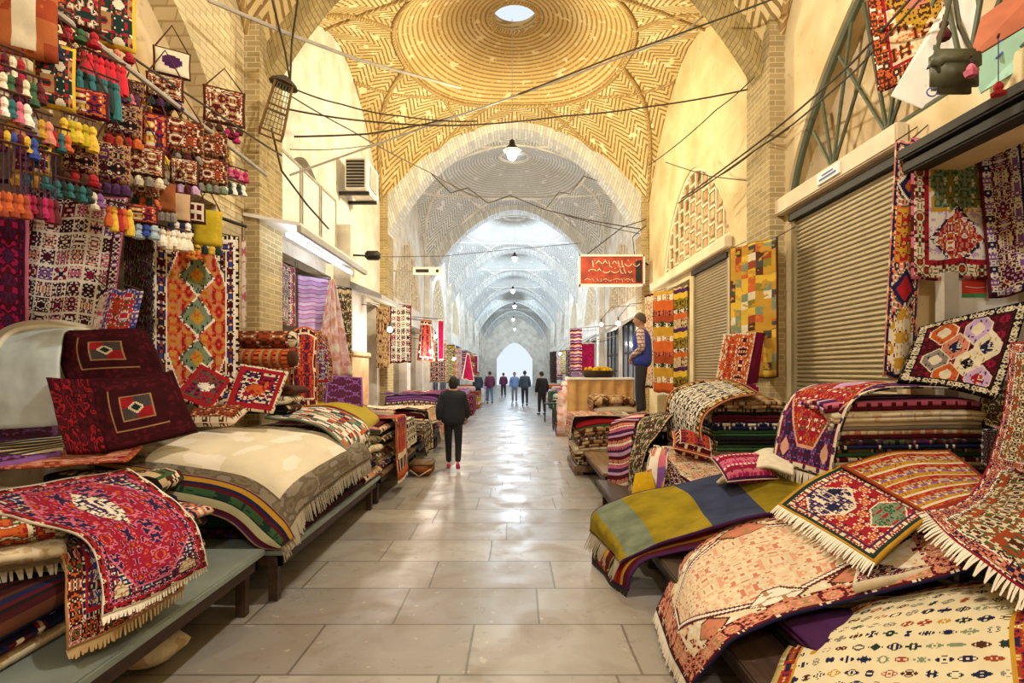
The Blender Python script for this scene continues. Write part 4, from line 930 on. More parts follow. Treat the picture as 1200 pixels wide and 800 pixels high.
# leaned things on the left, middle distance
for i, (yy, mt_, lb) in enumerate([(402, 'brown_geo', 'upper brown diamond woven roll cushion by the hanging medallion rug'), (420, 'brown_rib', 'ribbed orange brown roll cushion under the upper one'), (392, 'brown_geo', 'topmost brown patterned cushion')][:2]):
    m, W_, H_ = RUGS[mt_]; c = P(306-i*3, yy-4+i*4, 6.3-i*.3); th = thing('bolster', lb, 'cushion', (c.x, c.y, c.z-.12))
    pr = [(.02, -.42), (.10, -.41), (.13, -.36), (.135, 0), (.13, .36), (.10, .41), (.02, .42)]; vs = []; us = []; fs = []
    for j, (r_, a_) in enumerate(pr):
        for q in range(20): an = 2*PI*q/20; vs.append((c.x+a_, c.y+r_*math.cos(an), c.z+r_*math.sin(an)*.8)); us.append((q/20*W_, (a_+.42)/.84*H_))
    for j in range(len(pr)-1):
        for q in range(20): fs.append((j*20+q, (j+1)*20+q, (j+1)*20+(q+1) % 20, j*20+(q+1) % 20))
    fs += [tuple(range(20)), tuple(range(len(vs)-20, len(vs)))[::-1]]; mob('cover', vs, fs, m, th, us)
face('small_rug', 'dark red cushion rug lying below the roll cushions', [(276, 446, 6.0), (338, 446, 6.1), (336, 428, 6.3), (284, 427, 6.3)], 'red_drape')

# ------------------------------------------------------------------ right foreground
bench(1.12, 3.4, 1.6, 4.9, .30, 'low platform hidden beneath the nearest right rugs', 'dwood', 'dwood')
bench(1.05, 3.4, 4.95, 6.9, .36, 'low bench under the olive rug and the purple cornered pile', 'dwood', 'dwood')
PR = 'folded rugs under the near right display'
pile(2.25, 2.35, .302, 0, 1.5, 1.75, [('mix_b', 2, .03, 'brown folded rug under the cream rug of little motifs'), ('warm_stripes', 2, .03, 'striped folded rug under the cream rug of little motifs')], PR, .3)
pile(2.35, 3.95, .302, 0, 1.5, 1.7, [('mix_c', 2, .035, 'wine folded rug under the pink bordered cream rug'), ('warm_stripes', 2, .03, 'striped folded rug under the pink bordered cream rug')], PR, .3)
# olive gabbeh and what lies below
net_rug('rug', 'red, yellow and green striped rug below the olive rug end', 'rug', [[(735, 692, 4.15), (742, 672, 4.15), (762, 655, 4.16), (815, 641, 4.12), (885, 620, 4.08)], [(712, 676, 4.5), (716, 655, 4.5), (735, 638, 4.5), (795, 622, 4.5), (865, 606, 4.45)], [(695, 655, 4.9), (700, 632, 4.9), (716, 612, 4.95), (775, 597, 4.95), (840, 585, 4.9)]], 'warm_stripes', conv='d', seed=4, fr=('u0',), frl=.06, frmat=MT['dark'], wr=.01)
net_rug('rug', 'olive yellow rug with grey green and navy blocks and fringe', 'rug', [[(692, 622, 5.05), (700, 596, 5.1), (755, 576, 5.1), (830, 560, 5.05), (900, 546, 4.9), (960, 536, 4.7)], [(706, 634, 4.75), (712, 612, 4.8), (775, 590, 4.8), (850, 574, 4.75), (920, 560, 4.6), (990, 548, 4.4)],
        [(720, 648, 4.5), (728, 632, 4.5), (790, 612, 4.5), (868, 596, 4.4), (950, 580, 4.25), (1020, 568, 4.1)], [(726, 660, 4.25), (738, 652, 4.25), (800, 628, 4.2), (880, 608, 4.15), (960, 594, 4.0), (1030, 582, 3.9)]], 'olive_gabbeh', conv='d', seed=5, t=.025, R=34, S=46, wr=.014, wf=2.5)
RT = RUGS['olive_gabbeh']
# the blocks run along the long side of the olive rug
def swap_uv(o):
    m, W, H = RT
    for ch in o.children:
        if ch.data.uv_layers:
            l = ch.data.uv_layers[0].data
            for q in l: q.uv = (q.uv[1]/H*W, q.uv[0]/W*H)
og = [o for o in COL.objects if o.get('label', '').startswith('olive yellow')][0]; swap_uv(og)
wg = [o for o in COL.objects if o.get('label', '').startswith('red, yellow and green')][0]
ln = [P(*q) for q in ((692, 622, 5.05), (706, 634, 4.75), (720, 648, 4.5), (726, 660, 4.25))]
fringe(crs(ln, 24), Vector((-.5, -.1, -.85)), .13, MT['fringe_dk'], og, dens=60)
cushion('cushion', 'pink and magenta woven cushion lying on the olive rug', P(872, 548, 4.72), Vector((1, .10, .04)), Vector((-.1, .8, .45)), .47, .33, .16, 'pink_pillow')
# cream medallion rug
net_rug('rug', 'large cream rug with pink border and stepped medallion flowing to the floor', 'rug',
        [[(806, 806, .10), (835, 775, .28), (866, 744, .42), (930, 720, .48), (1000, 700, .52), (1075, 684, .58), (1135, 668, .66)],
         [(795, 780, .10), (812, 750, .28), (840, 722, .42), (905, 694, .48), (980, 672, .53), (1060, 655, .64), (1120, 640, .74)],
         [(784, 755, .10), (800, 715, .28), (822, 684, .41), (885, 655, .50), (960, 635, .60), (1040, 620, .70), (1105, 608, .80)],
         [(776, 735, .10), (795, 690, .28), (815, 655, .41), (870, 628, .52), (940, 612, .66), (1010, 600, .76), (1080, 590, .86)],
         [(770, 715, .10), (792, 668, .27), (822, 630, .40), (868, 605, .58), (925, 594, .71), (990, 584, .82), (1060, 576, .90)]], 'cream_medallion', fr=('u0',), frl=.07, R=46, S=56, seed=6, wr=.010, wf=3, t=.014)
cm = [o for o in COL.objects if o.get('label', '').startswith('large cream rug with pink')][0]
RT = RUGS['cream_medallion']; swap_uv(cm)
net_rug('rug', 'cream rug strewn with tiny coloured motifs and rust border at lower right', 'rug',
        [[(880, 860, .30), (960, 850, .44), (1080, 850, .46), (1260, 850, .50)], [(905, 800, .32), (980, 790, .45), (1090, 790, .48), (1240, 790, .52)], [(928, 752, .34), (1000, 742, .46), (1100, 735, .50), (1230, 730, .55)], [(1000, 712, .42), (1060, 706, .49), (1140, 695, .54), (1230, 690, .58)], [(1060, 695, .47), (1110, 686, .52), (1170, 675, .58), (1230, 668, .62)]], 'cream_birds', seed=7, R=40, S=40, wr=.008)
net_rug('rug', 'red floral folded rug peeping out between the cream rugs', 'rug', [[(1000, 690, .56), (1060, 676, .60), (1130, 660, .66)], [(1010, 645, .58), (1080, 632, .62), (1150, 625, .68)]], 'mix_c', t=.05, seed=9)
# red kilim and orange stripes
net_rug('rug', 'red kilim with green and ochre border and white fringe on the cream rug', 'rug', [[(1026, 660, .67), (1058, 630, .77), (1096, 602, .87)], [(968, 624, .69), (1010, 598, .81), (1040, 575, .91)], [(912, 592, .74), (945, 566, .88), (985, 545, 1.02)]], 'red_kilim', fr=('u0',), frl=.10, seed=8, t=.02, wr=.004, droop=.3)
net_rug('rug', 'orange kilim with rows of ochre and violet stripes behind the red kilim', 'rug', [[(1086, 604, 3.3), (1125, 590, 3.35), (1172, 576, 3.4)], [(1035, 574, 3.75), (1080, 560, 3.75), (1150, 556, 3.65)], [(985, 546, 4.12), (1050, 530, 4.12), (1112, 528, 4.08)]], 'orange_stripes', conv='d', seed=9, t=.02, wr=.006)
net_rug('rug', 'long cream scrolled rug cascading down at the right edge', 'rug',
        [[(1084, 598, .89), (1108, 624, .83), (1140, 650, .78), (1200, 690, .68), (1240, 712, .64)], [(1110, 594, .94), (1150, 600, .95), (1190, 612, .93), (1225, 626, .90), (1250, 640, .86)],
         [(1138, 578, 1.03), (1170, 580, 1.04), (1205, 580, 1.04), (1230, 582, 1.04), (1255, 585, 1.0)], [(1158, 545, 1.18), (1190, 541, 1.2), (1220, 535, 1.21), (1240, 533, 1.21), (1258, 530, 1.2)],
         ], 'cream_scroll', fr=('v0',), frl=.09, seed=10, R=40, S=40, wr=.008, frmat=MT['fringe'])
net_rug('rug', 'upper fall of a red edged patterned rug at the right picture edge', 'rug', [[(1158, 545, 3.28), (1220, 560, 3.15)], [(1176, 480, 3.35), (1232, 490, 3.2)], [(1184, 402, 3.5), (1240, 400, 3.35)]], 'cream_scroll', conv='d', seed=11)
# purple cornered pile
PP = 'thin rugs folded in the pile by the large shutter'
sp = [('mix_e', 'black green rug at the bottom'), ('mix_b', 'dark brown rug second from bottom'), ('mix_c', 'wine rug third from bottom'), ('mix_e', 'green rug fourth from bottom'), ('dark_floral', 'black floral rug fifth from bottom'),
      ('mix_d', 'beige rug sixth from bottom'), ('grey_back', 'grey striped rug seventh from bottom'), ('cream_plain', 'cream rug eighth from bottom'), ('rainbow', 'pink striped rug below the top cover')]
pile(3.12, 4.47, .86, PI/2, 1.26, .50, [(a, 2, .034, b+' of the pile by the large shutter') for a, b in sp], PP, .10)
mb = MB(); mb.box((2.5, 4.25, .305), (3.7, 4.72, .85), bev=.02); setp(mb.build('crate', MT['dwood']), 'dark wooden crate beneath the purple cornered pile', 'crate')
def pcr(dx, y, dz): return [Vector(p) for p in ((2.36+dx, y, .92+dz), (2.40+dx, y, 1.12+dz), (2.45+dx, y, 1.36+dz), (2.56+dx, y, 1.55+dz), (2.76+dx, y, 1.635+dz), (3.1, y, 1.65+dz), (3.5, y, 1.63+dz))]
net_rug('rug', 'rug with purple corners and red field draped over the pile by the shutter', 'rug', [pcr(.10, 4.17, -.02), pcr(.04, 4.35, 0), pcr(-.02, 4.55, .01), pcr(-.08, 4.78, 0)], 'purple_corner', t=.014, fr=('u0',), frl=.10, seed=12)
pc = [o for o in COL.objects if o.get('label', '').startswith('rug with purple corners')][0]; RT = RUGS['purple_corner']; swap_uv(pc)
net_rug('rug', 'cream fringed rug corner between the olive rug and the purple cornered rug', 'rug', [[(840, 566, 4.8), (890, 548, 4.6), (930, 556, 4.4)], [(858, 548, 4.95), (896, 526, 4.9), (930, 530, 4.8)]], 'felt_cream', conv='d', t=.03, seed=13, wr=.01)
net_rug('rug', 'wine rug of cream outlined diamonds sloping behind the pile', 'rug', [[(1052, 447, 4.3), (1110, 454, 4.2), (1168, 468, 4.05)], [(1066, 412, 4.4), (1126, 414, 4.3), (1186, 418, 4.15)], [(1076, 385, 4.48), (1140, 368, 4.42), (1206, 354, 4.3)]], 'diamonds', conv='d', t=.05, seed=14)
net_rug('rug', 'ochre edged folded rug right of the diamond rug', 'rug', [[(1152, 500, 4.2), (1210, 520, 4.0)], [(1150, 470, 4.3), (1210, 460, 4.1)], [(1180, 450, 4.4), (1230, 440, 4.2)]], 'mix_b', conv='d', t=.06, seed=14)
net_rug('rug', 'violet floral folded rug low beside the cascading rug', 'rug', [[(1150, 545, 4.0), (1210, 560, 3.8)], [(1152, 505, 4.1), (1210, 505, 3.9)]], 'dark_floral', conv='d', t=.08, seed=15)
pile(4.15, 4.15, 0.003, PI/2, 1.2, .9, [('mix_c', 4, .05, 'thick wine rug at the bottom inside the right shop'), ('mix_b', 4, .05, 'brown rug in the stack inside the right shop'), ('purple_fold', 4, .05, 'purple rug in the stack inside the right shop'), ('mix_d', 4, .05, 'beige rug topping the stack inside the right shop')], 'stack inside the right shop', .1)
pile(2.98, 3.22, .305, 0, .55, .62, [(m_, 2, .052, l_) for m_, l_ in (('mix_b', 'brown rug lowest under the cascading cream rug'), ('mix_c', 'wine rug second from bottom under the cascading cream rug'), ('mix_e', 'green rug third from bottom under the cascading cream rug'), ('mix_d', 'beige rug topmost under the cascading cream rug'))], 'rugs under the cascading rug', .1)
pile(3.68, 3.42, .004, PI/2, .5, .42, [(m_, 2, .088, l_) for m_, l_ in (('mix_c', 'wine rug at the foot of the tall stack at the right edge'), ('mix_b', 'brown rug second in the tall stack at the right edge'), ('mix_e', 'green rug third in the tall stack at the right edge'), ('mix_a', 'salmon rug fourth in the tall stack at the right edge'), ('mix_d', 'beige rug fifth in the tall stack at the right edge'), ('purple_fold', 'purple rug sixth in the tall stack at the right edge'), ('mix_b', 'brown rug seventh in the tall stack at the right edge'), ('mix_c', 'wine rug topmost in the tall stack at the right edge'))], 'tall stack at the right edge', .05)
pile(-2.98, 3.92, .453, 0, .28, .75, [('mix_a', 2, .09, 'salmon folded rug lowest beneath the worn salmon rug'), ('mix_c', 2, .09, 'wine folded rug in the middle beneath the worn salmon rug'), ('mix_b', 2, .08, 'brown folded rug right beneath the worn salmon rug')], 'rugs beneath the worn salmon rug', .05)
# hanging at the right shop
hang_rug('hanging_rug', 'narrow salmon and navy kilim hanging beside the large shutter', 'rug', P(1050, 165, 4.66), P(1086, 166, 4.62), 2.05, 'narrow_kilim', seed=2, wave=.025, nw=1, lean=(-.14, -.05), hr=2.05)
hang_rug('hanging_rug', 'white rug with green and red medallions hanging in the right shop', 'rug', P(1068, 163, 4.54), P(1176, 166, 4.54), 1.19, 'white_medallion', hr=1.15, seed=3, wave=.007, nw=1.5)
hang_rug('hanging_rug', 'lilac bordered tall rug with yellow field hanging at the right edge', 'rug', P(1142, 138, 4.5), P(1250, 112, 4.4), 1.52, 'lilac_border', seed=4, wave=.008, lean=(.12, 0))
hang_rug('hanging_rug', 'orange rug with ochre lozenge hanging above the right shop beam', 'rug', P(1008, -70, 4.9), P(1122, -78, 4.5), 1.45, 'orange_hanging', hr=.98, seed=5, wave=.02, nw=1.5, lean=(.1, -.1))
# ------------------------------------------------------------------ middle and far goods, left side
hang_rug('hanging_textile', 'white and pink silk cloth hanging at the near pier on the left', 'cloth', P(284, 282, 6.9), P(298, 284, 7.1), 1.15, 'white_silk', wave=.02, nw=1, seed=1)
hang_rug('hanging_textile', 'narrow yellow cream and blue banded runner hanging on the left', 'cloth', P(298, 318, 7.2), P(313, 318, 7.4), .70, 'yellow_bands', wave=.01, nw=1, seed=2)
hang_rug('hanging_rug', 'grey and crimson patterned rug hanging under the bright tube', 'rug', P(313, 302, 7.8), P(346, 314, 8.6), .95, 'grey_red', wave=.01, seed=3)
hang_rug('hanging_textile', 'lilac cloth with thin magenta stripes hanging under the bright tube', 'cloth', P(349, 322, 8.7), P(384, 326, 9.5), .98, 'purple_bands', wave=.01, seed=4)
hang_rug('hanging_textile', 'pale pink cloth gathered at its top and spreading downward', 'cloth', P(366, 326, 8.2), P(412, 330, 8.6), 1.5, 'pink_cloth', wave=.05, nw=3, seed=5, gather=.86, t=.01)
hang_rug('hanging_rug', 'dark patterned runner hanging beside the tan marble pier', 'rug', P(394, 336, 9.3), P(412, 338, 9.7), 1.6, 'mix_b', wave=.02, nw=1, seed=6)
hang_rug('hanging_rug', 'dark red gridded rug hanging beyond the marble pier on the left', 'rug', P(457, 358, 13.0), P(482, 358, 13.3), 1.40, 'grid_wine', wave=.01, seed=7)
hang_rug('hanging_rug', 'pale beige runner hanging left of the dark red gridded rug', 'rug', P(441, 360, 12.8), P(456, 360, 12.9), 1.45, 'beige_back', wave=.02, nw=1, seed=8)
hang_rug('hanging_textile', 'red and white striped cloth hanging on the far left side', 'cloth', P(489, 374, 15.0), P(510, 376, 15.2), 1.15, 'red_drape', wave=.04, nw=1.5, seed=9, gather=.4)
hang_rug('hanging_textile', 'magenta strip of cloth hanging right of the red and white one', 'cloth', P(513, 374, 15.6), P(520, 374, 15.7), 1.2, 'magenta_cloth', wave=.01, nw=1, seed=10)
hang_rug('hanging_textile', 'magenta cloth with white edge hanging near the people on the left', 'cloth', P(541, 412, 15.8), P(556, 416, 15.9), .80, 'magenta_cloth', wave=.03, nw=1, seed=11, gather=.8)
# column with marble foot
mb = MB(); mb.box((-3.5, 10.42, 2.15), (-3.18, 11.55, 4.6)); struct(mb.build('trim_4', MT['wallw']))
mb = MB(); mb.box((-3.5, 10.38, 0), (-3.14, 11.6, 2.05), bev=.02); mb.box((-3.5, 10.34, 2.051), (-3.10, 11.64, 2.15), bev=.02); struct(mb.build('trim_5', MT['marble']))
# canopy with strip lights
th = thing('tube_canopy', 'bright white tube light canopy over the left shop', 'canopy', (-3.2, 8.6, 3.4))
mb = MB(); mb.add([(-3.48, 6.9, 3.75), (-2.75, 6.9, 3.62), (-2.75, 10.0, 3.62), (-3.48, 10.0, 3.75), (-3.48, 6.9, 3.79), (-2.75, 6.9, 3.66), (-2.75, 10.0, 3.66), (-3.48, 10.0, 3.79)], [(0, 1, 2, 3), (7, 6, 5, 4), (0, 4, 5, 1), (1, 5, 6, 2), (2, 6, 7, 3), (3, 7, 4, 0)]); mb.build('canopy_sheet', MT['white'], th)
mb = MB(); mb.box((-2.80, 6.9, 3.54), (-2.74, 10.0, 3.62)); mb.build('edge_rail', MT['conduit'], th)
for y in (7.0, 8.4): MB().tube([(-2.95, y, 3.53), (-2.95, y+1.3, 3.53)], .03, 8).build('light_tube', MT['tube'], th)
th = thing('awning', 'small grey awning end beyond the tube canopy on the left', 'awning', (-2.8, 10.6, 3.2)); mb = MB(); mb.add([(-3.1, 10.1, 3.45), (-2.5, 10.1, 3.2), (-2.5, 12.0, 3.2), (-3.1, 12.0, 3.45), (-3.1, 10.1, 3.3), (-2.5, 10.1, 3.12), (-2.5, 12.0, 3.12), (-3.1, 12.0, 3.3)], [(0, 1, 2, 3), (7, 6, 5, 4), (0, 4, 5, 1), (1, 5, 6, 2), (2, 6, 7, 3), (3, 7, 4, 0)]); mb.build('sheet', MT['conduit'], th)
# window panes above the left shop
for i in range(3):
    y0_ = 7.85+i*.85; th = thing('panel_window', ['near', 'middle', 'far'][i]+'most white framed panel of the wall above the left tube canopy' if i != 1 else 'middle white framed panel of the wall above the left tube canopy', 'panel', (-3.4, y0_, 4.0))
    MB().box((-3.47, y0_, 3.98), (-3.44, y0_+.78, 5.0)).build('pane', MT['white'], th)
    mb = MB()
    for a in (y0_-.02, y0_+.75): mb.box((-3.48, a, 3.95), (-3.42, a+.04, 5.04))
    for a in (3.95, 5.0): mb.box((-3.48, y0_+.02, a), (-3.42, y0_+.75, a+.04))
    mb.build('frame', MT['conduit'], th)
# draped stacks along the left row (yc, length, top z, cover, hang, label, layers)
LS = [(8.75, .85, .95, 'bw_zebra', .38, 'cream rug with black slanting marks draped on the left row', ['mix_c', 'mix_a', 'grey_back', 'mix_d']),
      (9.9, .9, .80, 'mix_b', .55, 'brown and green patterned rug drooping over its stack on the left', ['mix_b', 'mix_d', 'mix_e', 'mix_a']),
      (10.9, .8, 1.0, 'mix_d', .3, 'beige rug with wine border on the left row beyond the brown one', ['mix_d', 'mix_a', 'cream_plain', 'mix_b', 'mix_d']),
      (11.9, .8, .85, 'mix_a', .6, 'salmon rug with pale edge draped further along the left row', ['mix_a', 'mix_c', 'mix_d', 'rainbow']),
      (13.0, .9, 1.2, 'purple_fold', .25, 'purple covered high stack on the left row', ['purple_fold', 'mix_c', 'purple_fold', 'mix_c', 'grey_back', 'purple_fold']),
      (14.2, .9, 1.0, 'bw_zebra', .4, 'black and white rug draped on the far left row', ['mix_c', 'mix_a', 'mix_c', 'mix_d']),
      (15.6, 1.0, 1.15, 'red_drape', .4, 'red bordered rug on a stack in the far left row', ['mix_c', 'mix_b', 'mix_c', 'mix_d'])]
bench(-3.4, -1.72, 9.75, 12.4, .42, 'third low wooden bench of the left row', mat='wood'); bench(-3.4, -1.72, 12.45, 16.4, .42, 'furthest low wooden bench of the left row', mat='wood')
for i, (y, l, zt, mt_, hg, lb, sts) in enumerate(LS):
    n = len(sts); t_ = (zt-.43)/n/(2*1.12)-.001; place = ['nearest to the mustard cloth', 'under the brown drooping rug', 'under the beige wine bordered rug', 'under the salmon rug', 'under the purple cover', 'under the far black and white rug', 'under the far red bordered rug'][i]
    nn = ['bottom', 'second', 'third', 'fourth', 'fifth', 'sixth']
    pile(-2.45, y, .43, 0, l, 1.25, [(a, 2, t_, '%s folded rug %s' % (nn[q]+(' layer' if q else ''), place)) for q, a in enumerate(sts)], 'left row stack '+place, .1)
    cover('rug', lb, 'rug', -3.15, -1.70+(.1 if i % 2 else 0), y-l/2-.02, y+l/2, zt+.02, mt_, hang=hg, end0=.12 if i % 2 else 0, seed=i, fr='f', frl=.05, wr=.02)
pile(-2.5, 9.0, .965, .1, .45, .9, [('mix_d', 2, .03, 'small beige rug folded on the zebra marked cover'), ('mix_a', 2, .03, 'small salmon rug folded on the zebra marked cover')], 'small folds on the zebra marked cover')
net_rug('rug', 'grey violet patterned board leaning behind the checkered cloth', 'rug', [[P(380, 478, 7.2), P(425, 476, 7.6)], [P(384, 440, 7.7), P(424, 443, 8.0)]], 'purple_fold', t=.04, seed=3)
net_rug('rug', 'left red rug draped over a stand behind the checkered cloth', 'rug', [[P(338, 478, 6.9), P(358, 478, 7.0), P(372, 476, 7.2)], [P(340, 430, 7.1), P(356, 425, 7.2), P(370, 428, 7.3)], [P(344, 388, 7.4), P(358, 384, 7.5), P(372, 390, 7.6)]], 'red_drape', t=.05, wr=.02, seed=5)
net_rug('rug', 'right orange red rug draped beside the red one behind the checkered cloth', 'rug', [[P(362, 472, 7.4), P(376, 472, 7.5), P(388, 470, 7.6)], [P(364, 430, 7.5), P(376, 425, 7.6), P(388, 430, 7.7)], [P(366, 392, 7.7), P(376, 388, 7.8), P(384, 396, 7.8)]], 'floral_border', t=.05, wr=.02, seed=6)
net_rug('hanging_rug', 'dark red rug leaning against the pier below the hanging grey rug', 'rug', [[P(336, 432, 6.6), P(350, 432, 6.9)], [P(338, 404, 6.8), P(352, 404, 7.0)]], 'red_drape', t=.03)
# brown bag on the floor by the walking person
th = thing('saddle_bag', 'small brown leather bag lying on the floor at the left row', 'bag', PZ(494, 560, 0)); c = PZ(494, 556, 0)
MB().box((c.x-.17, c.y-.2, .005), (c.x+.20, c.y+.22, .24), bev=.06).build('bag_body', RUGS['leather_plain'][0], th, True)
MB().box((c.x-.18, c.y-.21, .16), (c.x+.21, c.y+.23, .25), bev=.03).build('flap', MT['wood'], th, True)
MB().tube([(c.x-.15, c.y-.24, .12), (c.x, c.y-.26, .02), (c.x+.2, c.y-.24, .14)], .012, 6).build('strap', MT['fringe_tan'], th, True)

# ------------------------------------------------------------------ middle and far goods, right side
bench(1.15, 3.4, 7.0, 9.9, .42, 'wooden bench in the middle of the right row', mat='wood'); bench(1.2, 3.4, 9.95, 12.6, .42, 'wooden bench beyond the standing man', mat='wood')
def rstack(cx, cy, z0, L, W, rz, sts, lab, t_=.04, n=2, grp=None):
    nn = ['bottom', 'second', 'third', 'fourth', 'fifth', 'sixth', 'seventh']
    return pile(cx, cy, z0, rz, L, W, [(a, n, t_, '%s folded rug %s' % (nn[q]+(' layer' if q else ''), lab)) for q, a in enumerate(sts)], grp or 'stack '+lab, .12)
# pile with black and cream rug (785-890, 445-525)
rstack(2.66, 6.42, .855, .86, .78, PI/2, ['mix_e', 'mix_b', 'mix_e', 'dark_floral', 'mix_d', 'mix_b', 'beige_back'], 'of the pile with the black and cream cover', .038)
mb = MB(); mb.box((1.95, 6.0, .365), (2.95, 6.85, .85), bev=.01); setp(mb.build('crate', MT['wood']), 'wooden crate under the pile with the black and cream cover', 'pallet')
net_rug('rug', 'black on cream floral rug with ochre border draped over the left of a pile', 'rug', [[P(828, 538, 5.75), P(822, 505, 5.8), P(830, 482, 5.85), P(862, 466, 5.9), P(892, 462, 5.95)], [P(806, 530, 6.1), P(800, 492, 6.15), P(808, 468, 6.2), P(842, 455, 6.25), P(876, 452, 6.3)], [P(783, 515, 6.5), P(780, 478, 6.55), P(790, 456, 6.6), P(822, 446, 6.65), P(856, 445, 6.7)]], 'black_cream', t=.014, seed=3)
net_rug('rug', 'orange patterned cushion rug leaning by the patchwork kilim', 'rug', [[P(838, 448, 6.8), P(874, 452, 6.7)], [P(848, 392, 7.0), P(886, 390, 6.9)]], 'orange_face', t=.03, seed=2)
mb = MB(); a, b_, c_, d_ = P(874, 452, 6.72), P(888, 448, 6.9), P(896, 390, 7.0), P(886, 389, 6.93); nrm = Vector((0, .06, 0)); mb.add([a, b_, c_, d_, a+nrm, b_+nrm, c_+nrm, d_+nrm], [(0, 1, 2, 3), (7, 6, 5, 4), (0, 4, 5, 1), (1, 5, 6, 2), (2, 6, 7, 3), (3, 7, 4, 0)])
setp(mb.build('velvet_board', RUGS['wine_plain'][0]), 'deep wine coloured velvet side beside the orange patterned cushion rug', 'cloth')
mb = MB(); q0, q1 = P(852, 462, 6.6), P(886, 452, 6.6); mb.box((q0.x, 6.5, q0.z-.02), (q1.x, 7.0, q1.z+.02), bev=.03); setp(mb.build('velvet_bundle', RUGS['wine_plain'][0]), 'wine velvet bundle on top of the pile under the orange cushion rug', 'cloth')
hang_rug('hanging_rug', 'patchwork kilim of ochre and orange squares hanging on the brick pier', 'rug', P(855, 292, 8.1), P(911, 277, 6.68), 1.95, 'patchwork', hr=1.75, wave=.01, nw=1, seed=2)
hang_rug('hanging_rug', 'banded orange and cream kilim hanging left of the second shutter', 'rug', P(766, 342, 11.6), P(789, 340, 11.2), 2.15, 'kilim_bands', wave=.02, nw=1, seed=3, fr=True)
hang_rug('hanging_rug', 'olive and yellow banded kilim hanging next to the second shutter', 'rug', P(790, 338, 11.2), P(806, 334, 10.9), 2.05, 'kilim_olive', wave=.02, nw=1, seed=4, fr=True)
hang_rug('hanging_rug', 'beige and red hanging kilim behind the standing man', 'rug', P(756, 346, 12.3), P(766, 344, 11.9), 2.1, 'mix_d', wave=.02, nw=1, seed=5)
# stack the man stands behind/on and its drapes
rstack(2.35, 7.75, .43, 1.15, .9, PI/2, ['mix_c', 'mix_b', 'mix_c', 'mix_b', 'dark_floral'], 'of the dark stack behind the red gift cushion', .045)
rstack(2.3, 8.95, .43, 1.1, .8, PI/2, ['mix_b', 'mix_e', 'beige_back', 'mix_d'], 'of the stack the man stands on', .060)
net_rug('rug', 'long striped pink purple and red cloth hanging to the floor', 'rug', [[P(716, 586, 6.8), P(728, 588, 6.6), P(738, 586, 6.5)], [P(713, 535, 6.85), P(727, 535, 6.65), P(740, 530, 6.5)], [P(717, 497, 6.95), P(732, 493, 6.8), P(748, 492, 6.7)], [P(742, 486, 7.6), P(760, 484, 7.4), P(782, 486, 7.2)]], 'rainbow', t=.02, seed=4, wr=.02)
net_rug('rug', 'brown patterned rug hanging beside the striped pink cloth', 'rug', [[P(736, 580, 6.3), P(746, 575, 6.2), P(752, 560, 6.1)], [P(740, 530, 6.4), P(750, 524, 6.3), P(762, 520, 6.2)], [P(750, 494, 6.6), P(770, 488, 6.5), P(792, 486, 6.4)], [P(764, 486, 7.2), P(782, 484, 7.1), P(802, 484, 7.0)]], 'mix_b', t=.02, seed=5, wr=.02)
cushion('cushion', 'red patterned bundle tied with cream tape in the middle of the right side', P(812, 521, 5.9), Vector((1, -.25, -.25)), Vector((.2, .8, .5)), .44, .30, .24, 'red_drape')
net_rug('rug', 'cream rug with violet scrolls folded open on the right stacks', 'rug', [[P(812, 568, 5.5), P(840, 562, 5.45), P(866, 556, 5.4)], [P(780, 548, 5.9), P(815, 545, 5.8), P(850, 548, 5.7)], [P(752, 526, 6.3), P(792, 524, 6.2), P(836, 540, 6.0)]], 'mix_d', t=.03, seed=5)
net_rug('rug', 'dark floral rug flap hanging left of the cream violet rug', 'rug', [[P(768, 604, 5.6), P(808, 588, 5.5)], [P(766, 560, 5.75), P(802, 562, 5.65)], [P(764, 528, 6.0), P(784, 540, 5.9)]], 'mix_c', t=.03, seed=6)
net_rug('hand_bag', 'blue and pink patchwork bag hanging off the right stacks', 'bag', [[P(760, 584, 5.5), P(776, 580, 5.45)], [P(758, 550, 5.55), P(782, 546, 5.5)], [P(766, 524, 5.8), P(784, 526, 5.75)]], 'blue_pink_bag', t=.06, seed=6)
net_rug('hand_bag', 'yellow cloth bag below the blue and pink patchwork bag', 'bag', [[P(737, 596, 5.5), P(752, 596, 5.45), P(772, 590, 5.4)], [P(742, 574, 5.52), P(755, 570, 5.48), P(768, 570, 5.42)], [P(746, 556, 5.6), P(756, 554, 5.55), P(764, 554, 5.5)]], 'yellow_bag', t=.06, seed=7)
mb = MB(); mb.box((1.5, 5.3, .365), (3.2, 5.9, .45), bev=.02); setp(mb.build('crate', MT['wood']), 'wooden crate behind the olive rug', 'crate')
rstack(2.2, 5.6, .455, 1.2, .5, PI/2, ['mix_d', 'cream_plain'], 'on the crate behind the olive rug', .03)
# beige folded rugs on the floor edge further away (645-715, 485-550)
mb = MB(); mb.box((1.0, 9.0, .06), (1.95, 10.2, .16)); mb.box((1.05, 9.05, 0), (1.15, 10.15, .06)); mb.box((1.8, 9.05, 0), (1.9, 10.15, .06)); setp(mb.build('pallet', MT['wood']), 'low pallet under the beige folded rugs on the right', 'pallet')
rstack(1.5, 9.55, .165, 1.0, .95, 0, ['grey_back', 'beige_back', 'cream_plain', 'beige_back', 'grey_back', 'beige_back', 'mustard'], 'of the beige pile at the right edge of the aisle', .05)
cover('rug', 'pale lilac edged rug over the beige pile on the right', 'rug', 2.0, .98, 9.1, 9.95, 1.0, 'mix_a', hang=.4, seed=9)
rstack(1.9, 10.6, .43, .8, .9, PI/2, ['mix_d', 'mix_b', 'mix_c', 'mix_a', 'beige_back'], 'of the small mixed pile before the ochre table', .052, 3)
